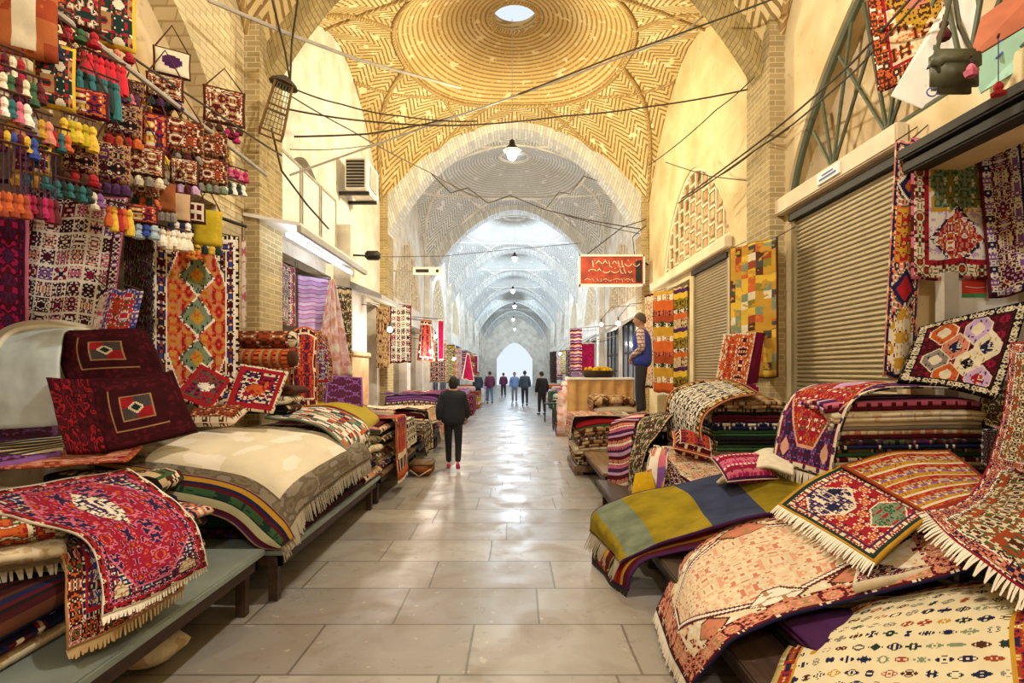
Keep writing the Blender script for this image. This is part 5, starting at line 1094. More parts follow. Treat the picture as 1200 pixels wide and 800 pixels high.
# ochre skirted table with brown tray
th = thing('display_table', 'counter with an ochre cloth skirt holding a brown tray', 'table', (1.85, 12.2, .425))
MB().box((1.2, 11.85, 1.56), (2.65, 12.5, 1.61), bev=.01).build('table_top', MT['white'], th)
vs = []; fs = []; path = [(1.23, 12.47), (1.23, 11.88), (2.62, 11.88), (2.62, 12.47)]; pp = []
for (a, b), (c, d) in zip(path, path[1:]):
    for i in range(24): t = i/24; pp.append((a+(c-a)*t, b+(d-b)*t))
for i, (a, b) in enumerate(pp): o = .02*math.sin(i*1.3); vs += [(a+o, b-o, 1.56), (a+o*1.6, b-o*1.6, .44)]
for i in range(len(pp)-1): fs.append((2*i, 2*i+1, 2*i+3, 2*i+2))
mob('skirt', vs, fs, RUGS['peach_skirt'][0], th, [(q[0]+q[1], q[2]) for q in vs])
th = thing('serving_tray', 'brown shallow tray of yellow goods on the ochre skirted counter', 'tray', (1.9, 12.18, 1.612)); mb = MB(); mb.lathe([(.30, .0), (.42, .14), (.45, .15), (.40, .12), (.28, .03)], (1.9, 12.18, 1.613), 24, .7); mb.build('tray_body', MT['dwood'], th, True)
gd = MB()
for i in range(40): a = rnd.uniform(0, 6.3); r_ = rnd.uniform(0, .34); gd.ball((1.9+r_*math.cos(a), 12.18+r_*.6*math.sin(a), 1.77+rnd.uniform(0, .07)*(1-r_)), .045, 6)
setp(gd.build('yellow_heap', RUGS['yellow_bag'][0]), 'yellow heap of small goods lying in the brown tray', 'goods', kind='stuff')

# white seated bundle / mannequin torso pieces near the table
def mannequin(x, y, z, h, mt_, label):
    th = thing('draped_bust', label, 'mannequin', (x, y, z)); MB().lathe([(.02, h), (.06, h-.02), (.05, h-.10), (.16, h-.16), (.18, h-.3), (.13, h-.48), (.17, h-.62), (.20, h-.78), (.22, .0)], (x, y, z), 14, .7).build('dress_form', RUGS[mt_][0], th, True)
mannequin(1.35, 14.6, .0, 1.35, 'pink_cloth', 'draped bust in pale pink standing before the far right shops')
mannequin(1.55, 16.0, .0, 1.6, 'white_silk', 'draped bust in white and pink further along the right side')
hang_rug('hanging_textile', 'pink and violet printed cloth hanging on the far right side', 'cloth', P(668, 385, 16.5), P(682, 384, 16.2), 1.3, 'rainbow', wave=.03, nw=1.5, seed=7)
hang_rug('hanging_textile', 'dark blue cloth hanging on the far right side near the gate', 'cloth', P(644, 412, 24), P(652, 411, 23), 1.4, 'dark_floral', wave=.03, nw=1, seed=8)
# shop fronts of the far bays
def shopfront(side, y0, y1, label):
    th = thing('glazed_shop', label, 'shop window', (side*3.52, (y0+y1)/2, 0)); x = side*3.55
    fr_ = MB(); n = 3
    for i in range(n+1): y = y0+(y1-y0)*i/n; fr_.box((x-.04, y-.035, 0), (x+.04, y+.035, 3.28))
    for z in (.02, .5, 2.3, 3.2): fr_.box((x-.035, y0, z), (x+.035, y1, z+.06))
    fr_.build('frame', MT['dark'], th); g = MB(); g.box((x-.008, y0, .06), (x+.008, y1, 3.2)); g.build('glass_pane', MT['glass'], th)
    if side > 0: mb = MB(); mb.add([(side*3.45, y0, 3.3), (side*2.9, y0, 2.95), (side*2.9, y1, 2.95), (side*3.45, y1, 3.3), (side*3.45, y0, 3.34), (side*2.9, y0, 2.99), (side*2.9, y1, 2.99), (side*3.45, y1, 3.34)], [(0, 1, 2, 3), (7, 6, 5, 4), (0, 4, 5, 1), (1, 5, 6, 2), (2, 6, 7, 3), (3, 7, 4, 0)]); mb.build('awning', MT['conduit'], th)
OR = ['third', 'fourth', 'fifth', 'sixth']
for k in (2, 3, 4):
    for s in (-1, 1):
        for j in (0, 1):
            if s < 0 and k == 2: continue
            y0_ = L0+BL*k+(.95 if j == 0 else 3.85); shopfront(s, y0_, y0_+2.2, 'glazed dark framed shop front, %s side, %s bay, %s one' % ('right' if s > 0 else 'left', OR[k-2], 'nearer' if j == 0 else 'further'))
# small bulbs of the far shops
for x, y, z, lb in [(-2.6, 11.2, 2.62, 'round bulb glowing before the left brick arch'), (-2.5, 17.0, 2.85, 'small bulb further along the left row'), (-2.2, 19.5, 2.2, 'small bulb low on the far left side'), (-2.3, 14.8, 2.3, 'pinkish bulb by the red and white cloth'),
                    (2.5, 15.5, 3.1, 'bright bulb beneath the hanging red sign, left of the man'), (2.7, 14.0, 3.0, 'bright bulb right above the standing man'), (2.4, 22.0, 2.9, 'small bulb above the pink cloth on the far right'), (2.2, 26.0, 2.6, 'small bulb far down the right side')]:
    th = thing('shop_bulb', lb, 'bulb', (x, y, z)); MB().ball((x, y, z), .055, 10).build('bulb', MT['smallb'], th, True); MB().tube([(x, y, z+.05), (x, y, z+.16)], .02, 8).build('socket', MT['dark'], th)
    sx = -1 if x < 0 else 1; MB().tube([(x, y, z+.15), (x+sx*.3, y, z+.5), (sx*3.48, y, z+.55)], .008, 5).build('bulb_cord', MT['cable'], th)
    ld = bpy.data.lights.new('bulb_light', 'POINT'); ld.energy = 45; ld.color = (1, .9, .8) if x < 0 or y < 20 else (.8, .9, 1); ld.shadow_soft_size = .06
    lo = bpy.data.objects.new('bulb_light', ld); COL.objects.link(lo); lo.location = (-sx*.1, 0, -.09); lo.parent = th
# far generic goods: hanging cloths and covered tables on both sides
far = [('mix_c', 'wine'), ('rainbow', 'striped'), ('magenta_cloth', 'magenta'), ('mix_e', 'dark green'), ('grid_wine', 'gridded red'), ('purple_bands', 'lilac'), ('pink_cloth', 'pale pink'), ('kilim_bands', 'orange banded')]
dist = ['first', 'second', 'third', 'fourth', 'fifth', 'sixth', 'seventh', 'eighth']
for s in (-1, 1):
    for i in range(7):
        y = 18.0+i*2.6+(.9 if s > 0 else 0); a, nm = far[(i*3+(2 if s > 0 else 0)) % 8]
        h_ = rnd.uniform(1.1, 1.7); tp = 2.76
        hang_rug('hanging_textile', '%s cloth, %s of the far hanging cloths on the %s' % (nm, dist[i], 'right' if s > 0 else 'left'), 'cloth', Vector((s*2.85, y, tp)), Vector((s*2.3, y+.15, tp)), h_, a, wave=.04, nw=1.5, seed=i, R=14, S=12)
    for i in range(5):
        y = 18.6+i*3.6; a, nm = far[(i*3+(5 if s > 0 else 1)) % 8]
        th = thing('stall_table', '%s covered stall table, %s of the far tables on the %s' % (nm, dist[i], 'right' if s > 0 else 'left'), 'table', (s*2.4, y, 0))
        m_, W_, H_ = RUGS[a]; MB().box((s*2.4-.75, y-.9, .02), (s*2.4+.75, y+.9, .80), bev=.05).build('table_cloth', m_, th); MB().box((s*2.4-.6, y-.7, .80), (s*2.4+.5, y+.5, 1.02), bev=.05).build('goods', RUGS[far[(i+4) % 8][0]][0], th)

for s in (-1, 1):
    mb = MB(); mb.tube([(s*2.58, 17.2, 2.775), (s*2.58, 35.5, 2.775)], .02, 6)
    for y in (18, 22, 26, 30, 34): mb.tube([(s*2.58, y, 2.775), (s*3.52, y, 2.95)], .015, 5)
    setp(mb.build('hanging_rail', MT['conduit']), 'long rail of the far hanging cloths on the %s side' % ('right' if s > 0 else 'left'), 'rail')
# ------------------------------------------------------------------ bags, pouches and tassels hung at upper left
def cm(c): 
    key = 'wool_'+(c if isinstance(c, str) else '%02d' % (hash(c) % 99))
    if key not in MT: MT[key] = plain(key, kk(c), .95, var=.2, scale=40)
    return MT[key]
def tassels(top, n, w, ln, col, parent, dirv=Vector((.55, .83, 0)), cordlen=0, cordcol='purple'):
    for i in range(n):
        p = top+dirv*(w*((i+.5)/n-.5)); mb = MB()
        if cordlen: MB().tube([p, p-Vector((0, 0, cordlen))], .004, 4).build('cord', cm(cordcol), parent); p = p-Vector((0, 0, cordlen))
        l = ln*rnd.uniform(.85, 1.15); c = col[i % len(col)] if isinstance(col, list) else col
        r0 = min(.035, w/n*.6+.008)
        mb.lathe([(r0*.3, 0), (r0*.75, -.02), (r0*.8, -.04), (r0*.55, -.055), (r0*.9, -.08), (r0*1.25, -l*.8), (r0*1.15, -l), (r0*.2, -l*.97)], p, 9); mb.build('tassel', cm(c), parent)
def pouch(px0, py0, px1, py1, X, mat, label, tas=None, tl=.12, tn=4, cord=.25, flap=False, name='woven_pouch', tilt=0):
    """woven bag whose picture box is (px0,py0)-(px1,py1) in the plane x = X"""
    a = PX((px0+px1)/2, py0, X); d = a.y; s = F/d
    w_ = (px1-px0)/s*1.05; h_ = (py1-py0)/s; ux = Vector((.85, .52, tilt)).normalized(); nz = Vector((-.52, .85, 0)); up = Vector((0, 0, 1))
    w_ = w_/.85
    th = thing(name, label, 'bag' if 'pouch' in name or 'bag' in name else 'tassel', (a.x, a.y, a.z-h_)); m_, W_, H_ = RUGS[mat]; n = 9; vs = []; us = []; fs = []
    for sg in (-1, 1):
        for i in range(n):
            for j in range(n):
                u = j/(n-1)*2-1; v = i/(n-1); b_ = .035*(1-u**4)*(math.sin(PI*min(1, v*1.15)) if v < .87 else 1)*(.4 if v > .95 else 1)
                vs.append(a+ux*(u*w_/2*(1-.04*math.sin(PI*v)))-up*(v*h_)+nz*(sg*(b_+.004))); us.append(((u+1)/2*W_, (1-v)*H_))
    N_ = n*n
    for i in range(n-1):
        for j in range(n-1): q = i*n+j; fs += [(q, q+1, q+n+1, q+n), (N_+q, N_+q+n, N_+q+n+1, N_+q+1)]
    for j in range(n-1): fs += [(j, N_+j, N_+j+1, j+1), ((n-1)*n+j, (n-1)*n+j+1, N_+(n-1)*n+j+1, N_+(n-1)*n+j)]
    for i in range(n-1): fs += [(i*n, (i+1)*n, N_+(i+1)*n, N_+i*n), (i*n+n-1, N_+i*n+n-1, N_+(i+1)*n+n-1, (i+1)*n+n-1)]
    mob('bag_body', vs, fs, m_, th, us)
    hk = a+up*cord; MB().tube([a-ux*w_*.42, hk, a+ux*w_*.42], .008, 5).build('strap', cm('brown'), th)
    if tas: tassels(a-up*h_, tn, w_*.95, tl, tas, th, ux)
    return th
def bunch(px, py, w, ln, cols, X, label, n=6, cordlen=.12, name='tassel_bunch', rows=1):
    a = PX(px, py, X); th = thing(name, label, 'tassel', (a.x, a.y, a.z-ln-cordlen)); s = F/a.y
    MB().tube([a-Vector((.55, .83, 0))*(w/s*.5), a+Vector((.55, .83, 0))*(w/s*.5)], .008, 5).build('hanger', cm('brown'), th)
    for r_ in range(rows): tassels(a+Vector((.03*r_, -.03*r_, -r_*ln*.7)), n, w/s, ln, cols, th, cordlen=cordlen)
    return th
rug('pouch_tan', .3, .35, [(.02, 'brown', None), (.03, 'cream', ['brown', 'rust'])], ('tan', ['wine', 'cream', 'brown']), .12, k=.009)
rug('pouch_red', .3, .35, [(.02, 'wine', None), (.03, 'orange', ['navy'])], ('red', ['navy', 'yellow', 'cream']), .12, k=.009)
rug('pouch_dark', .3, .35, [(.03, 'tan', ['wine'])], ('black', ['wine', 'tan', 'purple', 'cream']), .12, k=.009)
rug('pouch_leaf', .3, .35, [(.02, 'yellow', None)], ('dkgreen', ['cream', 'red', 'tan']), .1, k=.009)
rug('pouch_brown', .3, .35, [(.03, 'brown', ['tan'])], ('rust', ['cream', 'maroon', 'tan']), .1, k=.009)
rug('pouch_spot', .3, .4, [(.02, 'brown', None)], ('cream', None), meds=[(0, 0, .08, .09, 'o', [(1, 'purple', None)])])
rug('pouch_beige', .3, .35, [(.015, 'brown', None)], (hexc('cdaa84'), None))
rug('pouch_window', .3, .35, [(.03, 'brown', None), (.015, 'cream', None)], ('cream', None), meds=[(sx*.055, sy*.07, .035, .045, 'r', [(1, 'wine', None)]) for sx in (-1, 1) for sy in (-1, 1)])
rug('pouch_yellow', .3, .45, [], (hexc('c9b02c'), ['yellow']), .3)
rug('pouch_floral', .4, .4, [(.02, 'brown', None)], ('dkgreen', ['salmon', 'red', 'orange', 'cream']), .18, k=.01)
XA = -3.0
for q in [
    (4, -25, 54, 66, XA+.1, 'leather', 'terracotta and cream panelled bag at the top left corner', None, .1),
    (66, -25, 108, 32, XA, 'pouch_floral', 'green bag with salmon flowers at the top left', ['green', 'red'], .1), (110, -22, 150, 56, XA-.1, 'pouch_leaf', 'black and cream leaf patterned bag near the upper left rail', ['salmon', 'red'], .08),
    (48, 52, 80, 128, XA+.15, 'pouch_leaf', 'dark leafy pouch with yellow edges', None, .1), (84, 104, 119, 138, XA+.2, 'pouch_red', 'brown red woven bag under the teal tassels', None, .1),
    (186, 58, 217, 90, XA-.15, 'pouch_spot', 'pale house shaped bag with a purple spot above the rail', None, .1), (178, 88, 209, 116, XA-.1, 'pouch_tan', 'ochre ringed pouch under the house shaped bag', ['dkgreen', 'purple'], .06),
    (171, 133, 192, 180, XA, 'pouch_red', 'narrow red and yellow pouch hanging from the rail', ['red', 'yellow'], .05), (197, 140, 232, 180, XA, 'pouch_brown', 'brown squared carpet bag hanging from the rail', ['wine', 'grey'], .06),
    (245, 104, 281, 146, XA-.15, 'pouch_tan', 'tan patterned bag near the brick rib above the rail', ['brown'], .05), (236, 154, 262, 184, XA, 'pouch_brown', 'rust and cream pouch right of the brown carpet bag', ['wine'], .08),
    (80, 166, 108, 202, XA+.25, 'pouch_dark', 'dark pouch with a pale rosette in the lower bag row', ['brown', 'red'], .06), (116, 168, 146, 214, XA+.25, 'pouch_dark', 'purple brown oval pouch in the lower bag row', ['purple'], .06),
    (152, 172, 186, 206, XA+.2, 'pouch_tan', 'beige and green patterned pouch in the lower bag row', ['grey', 'cream'], .06), (236, 186, 262, 216, XA+.05, 'pouch_brown', 'brown striped pouch beside the pink and green tassels', ['grey', 'sage'], .06),
    (184, 214, 202, 248, XA+.1, 'leather_plain', 'small orange pouch left of the beige flat pouch', ['grey'], .05), (201, 226, 220, 260, XA+.1, 'pouch_beige', 'plain beige flat pouch with blue and white tassels', ['navy', 'ivory'], .12), (221, 236, 238, 262, XA+.05, 'pouch_window', 'little pouch with four red window squares', None, .1),
    (232, 246, 256, 288, XA, 'pouch_yellow', 'mustard yellow pouch at the right end of the hanging goods', ['yellow', 'dkgreen'], .05), (154, 240, 180, 262, XA+.2, 'pouch_red', 'red and blue pouch above grey tassels', ['blue', 'lblue'], .10),
    (160, 206, 182, 232, XA+.15, 'pouch_brown', 'rust brown pouch under the beige and green one', ['dkgreen', 'orange'], .06), (204, 186, 228, 216, XA+.1, 'pouch_tan', 'tan diamond patterned pouch under the brown carpet bag', ['wine', 'lilac'], .05),
    (130, 122, 160, 160, XA+.12, 'pouch_dark', 'black and wine pouch right of the brown red bag', ['red', 'orange'], .05), (24, 168, 52, 204, XA+.3, 'pouch_leaf', 'green and red pouch above the long corded tassels', ['ochre', 'teal'], .06)]:
    pouch(*q, cord=.22)
r3 = random.Random(11)
for i in range(22):
    px = 58+i*9.2; py = px*.66-14+r3.uniform(0, 60); w_ = r3.uniform(15, 24); o = pouch(px, py, px+w_, py+w_*1.25, XA-.22, ['pouch_dark', 'pouch_red', 'pouch_brown', 'pouch_leaf', 'pouch_tan'][i*3 % 5], 'little woven pouch in the crowded back row of hanging goods at upper left', ['wine', 'dkgreen', 'purple'] if i % 2 else None, .06, cord=.18)
    o['group'] = 'little pouches in the back row'
for q in [
    (122, 66, 44, .22, ['red', hexc('d02030')], XA+.1, 'row of bright red tassels under the upper rail', 8, .02), (115, 86, 42, .24, ['teal', 'dkgreen'], XA+.2, 'row of teal tassels behind the bright red ones', 7, .02), (92, 136, 34, .14, ['yellow', hexc('b5a21e')], XA+.3, 'row of mustard yellow tassels', 5, .04),
    (10, 56, 28, .12, ['red', 'wine', 'cream'], XA+.25, 'red pompom tassels at the left picture edge', 4, .04), (26, 84, 40, .12, ['cream', 'green', 'wine'], XA+.3, 'cream and green pompoms below the red pompoms', 6, .04), (14, 108, 34, .12, ['pink', 'ivory', 'teal'], XA+.3, 'pink and ivory pompoms at the left edge', 5, .04),
    (36, 128, 40, .12, ['ochre', 'salmon', 'purple', 'grey'], XA+.32, 'ochre and purple pompoms in the fourth row', 6, .04), (20, 150, 36, .10, ['wine', 'yellow', 'blue'], XA+.34, 'mixed wine and yellow pompoms above the long cords', 6, .03), (64, 148, 30, .10, ['teal', 'orange', 'red'], XA+.3, 'teal and orange pompoms beside the yellow row', 5, .03),
    (14, 168, 30, .12, ['orange', 'rust'], XA+.35, 'orange tassels on long dark cords', 6, .26), (46, 176, 36, .12, ['wine', 'magenta', 'crim'], XA+.35, 'wine red tassels on long dark cords', 7, .26), (86, 212, 36, .10, ['teal', 'dkgreen'], XA+.25, 'low row of teal tassels before the panel rug', 6, .02),
    (140, 238, 26, .16, ['orange', 'yellow', 'red'], XA+.25, 'orange and yellow tassels right of the panel rug', 5, .03), (276, 196, 30, .10, ['magenta', 'pink'], XA, 'magenta pompoms at the right end of the goods', 5, .02), (274, 212, 28, .12, ['ivory', 'dkgreen'], XA+.03, 'ivory and dark green tassels under the magenta pompoms', 5, .02),
    (206, 268, 34, .15, ['ivory', 'cream'], XA+.12, 'thick ivory tassels below the beige pouch', 6, .02), (226, 290, 16, .08, ['orange', 'ochre'], XA+.08, 'small orange tassels left of the medallion rug top', 3, .02), (152, 106, 20, .08, ['purple', 'green', 'pink'], XA+.05, 'purple and green pompoms right of the red tassels', 4, .02),
    (56, 40, 26, .10, ['navy', 'magenta', 'cream'], XA+.15, 'navy and magenta pompoms beside the panelled bag', 4, .04), (272, 150, 16, .10, ['magenta', 'wine'], XA-.05, 'wine tassels beside the rust pouch', 3, .03), (110, 222, 18, .10, ['violet', 'cream'], XA+.22, 'violet and cream tassels near the purple pouch', 3, .02), (184, 196, 20, .10, ['grey', 'brown', 'olive'], XA+.12, 'grey brown tassels amid the lower pouches', 4, .02)]:
    bunch(q[0], q[1], q[2], q[3], q[4], q[5], q[6], q[7], q[8])
# ------------------------------------------------------------------ people
def skin(name, pts, edges, mat, parent, M, sub=2, root=0):
    """pts: (x, y, z, radius or (rx, ry)); grown into one continuous surface"""
    me = bpy.data.meshes.new('t'); me.from_pydata([p[:3] for p in pts], edges, []); o = bpy.data.objects.new('t', me); COL.objects.link(o)
    md = o.modifiers.new('s', 'SKIN'); md.use_smooth_shade = True
    for i, p in enumerate(pts):
        r = p[3] if isinstance(p[3], tuple) else (p[3], p[3]); sv = me.skin_vertices[0].data[i]; sv.radius = r; sv.use_root = (i == root)
    o.modifiers.new('u', 'SUBSURF').levels = sub
    dg = bpy.context.evaluated_depsgraph_get(); dg.update(); ev = o.evaluated_get(dg); m2 = bpy.data.meshes.new_from_object(ev)
    bpy.data.objects.remove(o); vs = [M@v.co for v in m2.vertices]; fs = [tuple(f.vertices) for f in m2.polygons]
    return mob(name, vs, fs, mat, parent)
def head(parent, M, c, hair, longhair=False, sk='skin', tilt=0):
    """head mesh with face, nose, ears; c = centre of head, local +y is the way it looks"""
    n, m_ = 20, 16; vs = []; fs = []
    for i in range(m_+1):
        ph = PI*i/m_; z = -math.cos(ph); r = math.sin(ph)
        for j in range(n):
            a = 2*PI*j/n; x = math.cos(a)*r; y = math.sin(a)*r
            X, Y, Z = x*.076, y*.094, z*.118
            if z < -.1: X *= 1+.30*(z+.1); Y = Y*(1+.18*(z+.1)) + .008*(-z)
            if y > .55:
                if abs(x) < .22 and -.35 < z < .12: Y += .022*(1-abs(x)/.22)*(1-(z+.12)**2*9 if abs(z+.12) < .33 else 0)
                if .05 < z < .25 and .2 < abs(x) < .6: Y -= .006
                if abs(z+.52) < .07 and abs(x) < .35: Y += .004
            vs.append(M@Vector((c[0]+X, c[1]+Y, c[2]+Z)))
    for i in range(m_):
        for j in range(n): fs.append((i*n+j, i*n+(j+1) % n, (i+1)*n+(j+1) % n, (i+1)*n+j))
    h = mob('head', vs, fs, MT[sk], parent)
    mb = MB()
    for s in (-1, 1):
        b = MB(); b.ball((0, 0, 0), .03, 8, 1); mb.add([M@Vector((c[0]+s*.076+v.x*.3, c[1]-.005+v.y*.6, c[2]-.01+v.z)) for v in b.v], b.f)
    mb.build('ear', MT[sk], h, True)
    ey = MB()
    for s in (-1, 1):
        b = MB(); b.ball((0, 0, 0), .010, 8); ey.add([M@Vector((c[0]+s*.030+v.x*1.3, c[1]+.083+v.y*.5, c[2]+.012+v.z*.7)) for v in b.v], b.f)
    ey.build('eye', MT['hair'], h, True)
    vs = []; fs = []
    for i in range(11):
        for j in range(n):
            a = 2*PI*j/n; back = .5-.5*math.sin(a); lim = PI*(.34+.32*back) if not longhair else PI*(.36+.50*back)
            ph = lim*i/10; z = math.cos(ph); r = math.sin(ph); bulge = 1.10+.03*math.sin(j*2.3+i)
            zz = z*.122 if not (longhair and z < -.2) else -.024-(abs(z)-.2)*.20; r = max(r, .62) if longhair and z < -.5 and back > .3 else r
            vs.append(M@Vector((c[0]+math.cos(a)*r*.080*bulge, c[1]-.004+math.sin(a)*r*.096*bulge, c[2]+.004+zz*1.04)))
    for i in range(10):
        for j in range(n): fs.append((i*n+j, (i+1)*n+j, (i+1)*n+(j+1) % n, i*n+(j+1) % n))
    o = mob('hair', vs, fs, MT[hair], h); md = o.modifiers.new('thick', 'SOLIDIFY'); md.thickness = .008
def hand(parent, M, w, d, palm_n, sk='skin', curl=.5):
    """palm, four fingers and a thumb leaving the side of the palm; w wrist, d pointing direction"""
    w = Vector(w); d = Vector(d).normalized(); n = Vector(palm_n).normalized(); s = d.cross(n).normalized()
    pts = [(*w, .024), (*(w+d*.045), (.036, .016)), (*(w+d*.08), (.036, .014))]; ed = [(0, 1), (1, 2)]
    for i, (o, l) in enumerate(((-.028, .062), (-.010, .072), (.009, .068), (.027, .054))):
        b = w+d*.085+s*o; k1 = b+d*l*.5+n*l*.12*curl*2; k2 = k1+d*l*.3+n*l*.30*curl*2; k3 = k2+d*l*.1*(1-curl)+n*l*.28*curl*1.6
        a = len(pts); pts += [(*b, .010), (*k1, .009), (*k2, .008), (*k3, .0065)]; ed += [(2, a), (a, a+1), (a+1, a+2), (a+2, a+3)]
    b = w+d*.03-s*.034; a = len(pts); pts += [(*b, .013), (*(b+d*.03-s*.018+n*.012), .011), (*(b+d*.055-s*.016+n*.03), .009)]; ed += [(1, a), (a, a+1), (a+1, a+2)]
    skin('hand', pts, ed, MT[sk], parent, M, 1)
def person(label, pos, rz, H, top, trousers, shoe, *a_, bulk=1.12, **k_):
    return person_(label, pos, rz, H, top, trousers, shoe, *a_, bulk=bulk, **k_)
def person_(label, pos, rz, H, top, trousers, shoe, hair='hair', longhair=False, pose='walk', coat=.50, sleeve=None, vest=False, seed=0, detail=True, bulk=1.12):
    k = H/1.72; th = thing('person', label, 'person', pos, None, 0); M = Matrix.Translation(pos) @ Matrix.Rotation(rz, 4, 'Z') @ Matrix.Scale(k, 4)
    if pose == 'walk': LA, RA = (-.09, .16, .095), (.10, -.24, .16); LK, RK = (-.095, .12, .50), (.10, -.03, .49); LE, RE = (-.25, -.10, 1.12), (.25, .04, 1.10); LW, RW = (-.25, -.02, .90), (.24, .20, .93)
    elif pose == 'hips': LA, RA = (-.10, .02, .09), (.11, -.02, .09); LK, RK = (-.10, .03, .49), (.11, .02, .49); LE, RE = (-.28, -.04, 1.13), (.28, -.03, 1.13); LW, RW = (-.15, .15, 1.00), (.16, .15, 1.00)
    else: LA, RA = (-.10, .03, .09), (.11, -.05, .09); LK, RK = (-.10, .03, .49), (.11, .0, .49); LE, RE = (-.26, -.03, 1.12), (.26, -.03, 1.12); LW, RW = (-.24, .06, .88), (.25, .05, .88)
    S = 1.42
    # body: one continuous surface
    pts = [(0, 0, .95, (.14, .10)), (0, -.01, 1.12, (.13, .095)), (0, -.01, 1.32, (.16, .10)), (0, 0, S+.02, (.10, .07)), (0, .005, 1.49, .052), (0, .015, 1.56, .05),
           (-.09, 0, .88, .085), (*LK, .055), (*LA, .038), (.09, 0, .88, .085), (*RK, .055), (*RA, .038), (-.18, 0, S-.03, .052), (*LE, .037), (*LW, .026), (.18, 0, S-.03, .052), (*RE, .037), (*RW, .026)]
    ed = [(0, 1), (1, 2), (2, 3), (3, 4), (4, 5), (0, 6), (6, 7), (7, 8), (0, 9), (9, 10), (10, 11), (3, 12), (12, 13), (13, 14), (3, 15), (15, 16), (16, 17)]
    skin('body', pts, ed, MT['skin'], th, M, 1)
    head(th, M, (0, .03, 1.605), hair, longhair)
    if detail:
        for W, E_ in ((LW, LE), (RW, RE)):
            d = (Vector(W)-Vector(E_)).normalized(); hand(th, M, W, d if pose != 'hips' else Vector((-.5 if W[0] > 0 else .5, .3, -.8)), (-math.copysign(1, W[0]), 0, 0) if pose != 'hips' else (0, -1, 0))
    # trousers
    pts = [(0, 0, 1.06, (.135, .10)), (0, 0, .96, (.155, .115)), (-.09, 0, .86, .10), (*LK, .070), (LA[0], LA[1], LA[2]+.01, .056), (.09, 0, .86, .10), (*RK, .070), (RA[0], RA[1], RA[2]+.01, .056)]
    skin('trousers', pts, [(0, 1), (1, 2), (2, 3), (3, 4), (1, 5), (5, 6), (6, 7)], trousers, th, M, 2)
    # coat or vest with sleeves
    b = [(0, 0, .80, (.20, .15)), (0, -.01, 1.02, (.19, .145)), (0, -.01, 1.12, (.175, .135)), (0, -.01, 1.30, (.19, .135)), (0, -.005, S-.01, (.13, .09)), (0, 0, 1.49, .074)]
    b = [(*q[:3], (q[3][0]*bulk, q[3][1]*bulk) if isinstance(q[3], tuple) else q[3]) for q in b]
    if vest:
        skin('vest', b+[(-.13, 0, S-.02, .075), (.13, 0, S-.02, .075)], [(0, 1), (1, 2), (2, 3), (3, 4), (4, 5), (4, 6), (4, 7)], top, th, M, 2)
        for s_, E_, W in ((-1, LE, LW), (1, RE, RW)):
            skin('sleeve', [(s_*.09, 0, S-.02, .075), (s_*.18, 0, S-.035, .076), (*E_, .062), (*Vector(E_).lerp(Vector(W), .92), .044)], [(0, 1), (1, 2), (2, 3)], sleeve, th, M, 2)
    else:
        p = b+[(-.18, 0, S-.03, .075), (*LE, .060*bulk), (*Vector(LE).lerp(Vector(LW), .95), .046*bulk), (.18, 0, S-.03, .075), (*RE, .060*bulk), (*Vector(RE).lerp(Vector(RW), .95), .046*bulk)]
        skin('jacket', p, [(0, 1), (1, 2), (2, 3), (3, 4), (4, 5), (4, 6), (6, 7), (7, 8), (4, 9), (9, 10), (10, 11)], top, th, M, 2)
    for A, K_ in ((LA, LK), (RA, RK)):
        toe = Vector(A)+Vector((.015*(1 if A[0] > 0 else -1), .15, -A[2]+.04)); heel = Vector(A)+Vector((0, -.045, -A[2]+.04))
        if A[2] > .12: toe = Vector(A)+Vector((0, .12, -.12)); heel = Vector(A)+Vector((0, -.05, -.02))
        skin('shoe', [(*A, .042), (*heel, .036), (*((heel+toe)/2), (.042, .034)), (*toe, (.040, .028))], [(0, 1), (1, 2), (2, 3)], shoe, th, M, 2, 2)
    return th
cl = {n: plain('cloth_'+n, hexc(h), .9, var=.12, scale=9) for n, h in dict(night='20242f', black='1b1b20', royal='3444a0', slate='3a4250', denim='5a708f', sky='6f8ec0', wine='6a2a4c', grey='77797d', rose='d23c70', charcoal='38363a', tan='c9a98e').items()}
pm_, nt_, b_ = newmat('plaid_shirt'); qx, qy, qz, qc = objco(nt_); link(nt_, mix(nt_, ((qz/.06).fr().lt(.3)).max(((qx+qy)/.05).fr().lt(.25)), hexc('e0c8b8'), hexc('8a6a70')), b_.inputs['Base Color']); b_.inputs['Roughness'].default_value = .9
wp = PZ(531, 550, 0)
person('person in a dark padded jacket and black trousers walking away down the aisle', (wp.x, wp.y, 0), .05, 1.66, cl['night'], cl['black'], cl['rose'], 'hair', True, 'walk', bulk=1.3)
person('person in a blue vest and checked shirt standing on the right hand stacks', (2.09, 8.85, .985), PI/2-.35, 1.72, cl['royal'], cl['charcoal'], cl['black'], 'ghair', False, 'hips', vest=True, sleeve=pm_, bulk=1.22)
for px, fy, H, rz, t_, tr, ps, lb in [(560, 474, 1.72, 2.8, 'slate', 'black', 'stand', 'person in dark grey green standing left of the pair far down the aisle'), (574, 473, 1.75, .2, 'wine', 'denim', 'walk', 'person in a wine top and jeans walking right of the dark figure on the left'),
                                  (590, 466, 1.65, .1, 'wine', 'black', 'walk', 'small far person in a wine coat near the end gate'), (603, 472, 1.70, 3.0, 'sky', 'grey', 'stand', 'far person in a light blue top near the middle of the aisle'),
                                  (615, 476, 1.78, .0, 'slate', 'night', 'walk', 'person in dark green clothes walking away, right of the middle'), (635, 486, 1.74, .5, 'black', 'black', 'stand', 'person in a black coat standing at the right edge of the aisle')]:
    q = PZ(px, fy, 0); person(lb, (q.x, q.y, 0), rz, H, cl[t_], cl[tr], cl['black'], pose=ps, detail=q.y < 24)
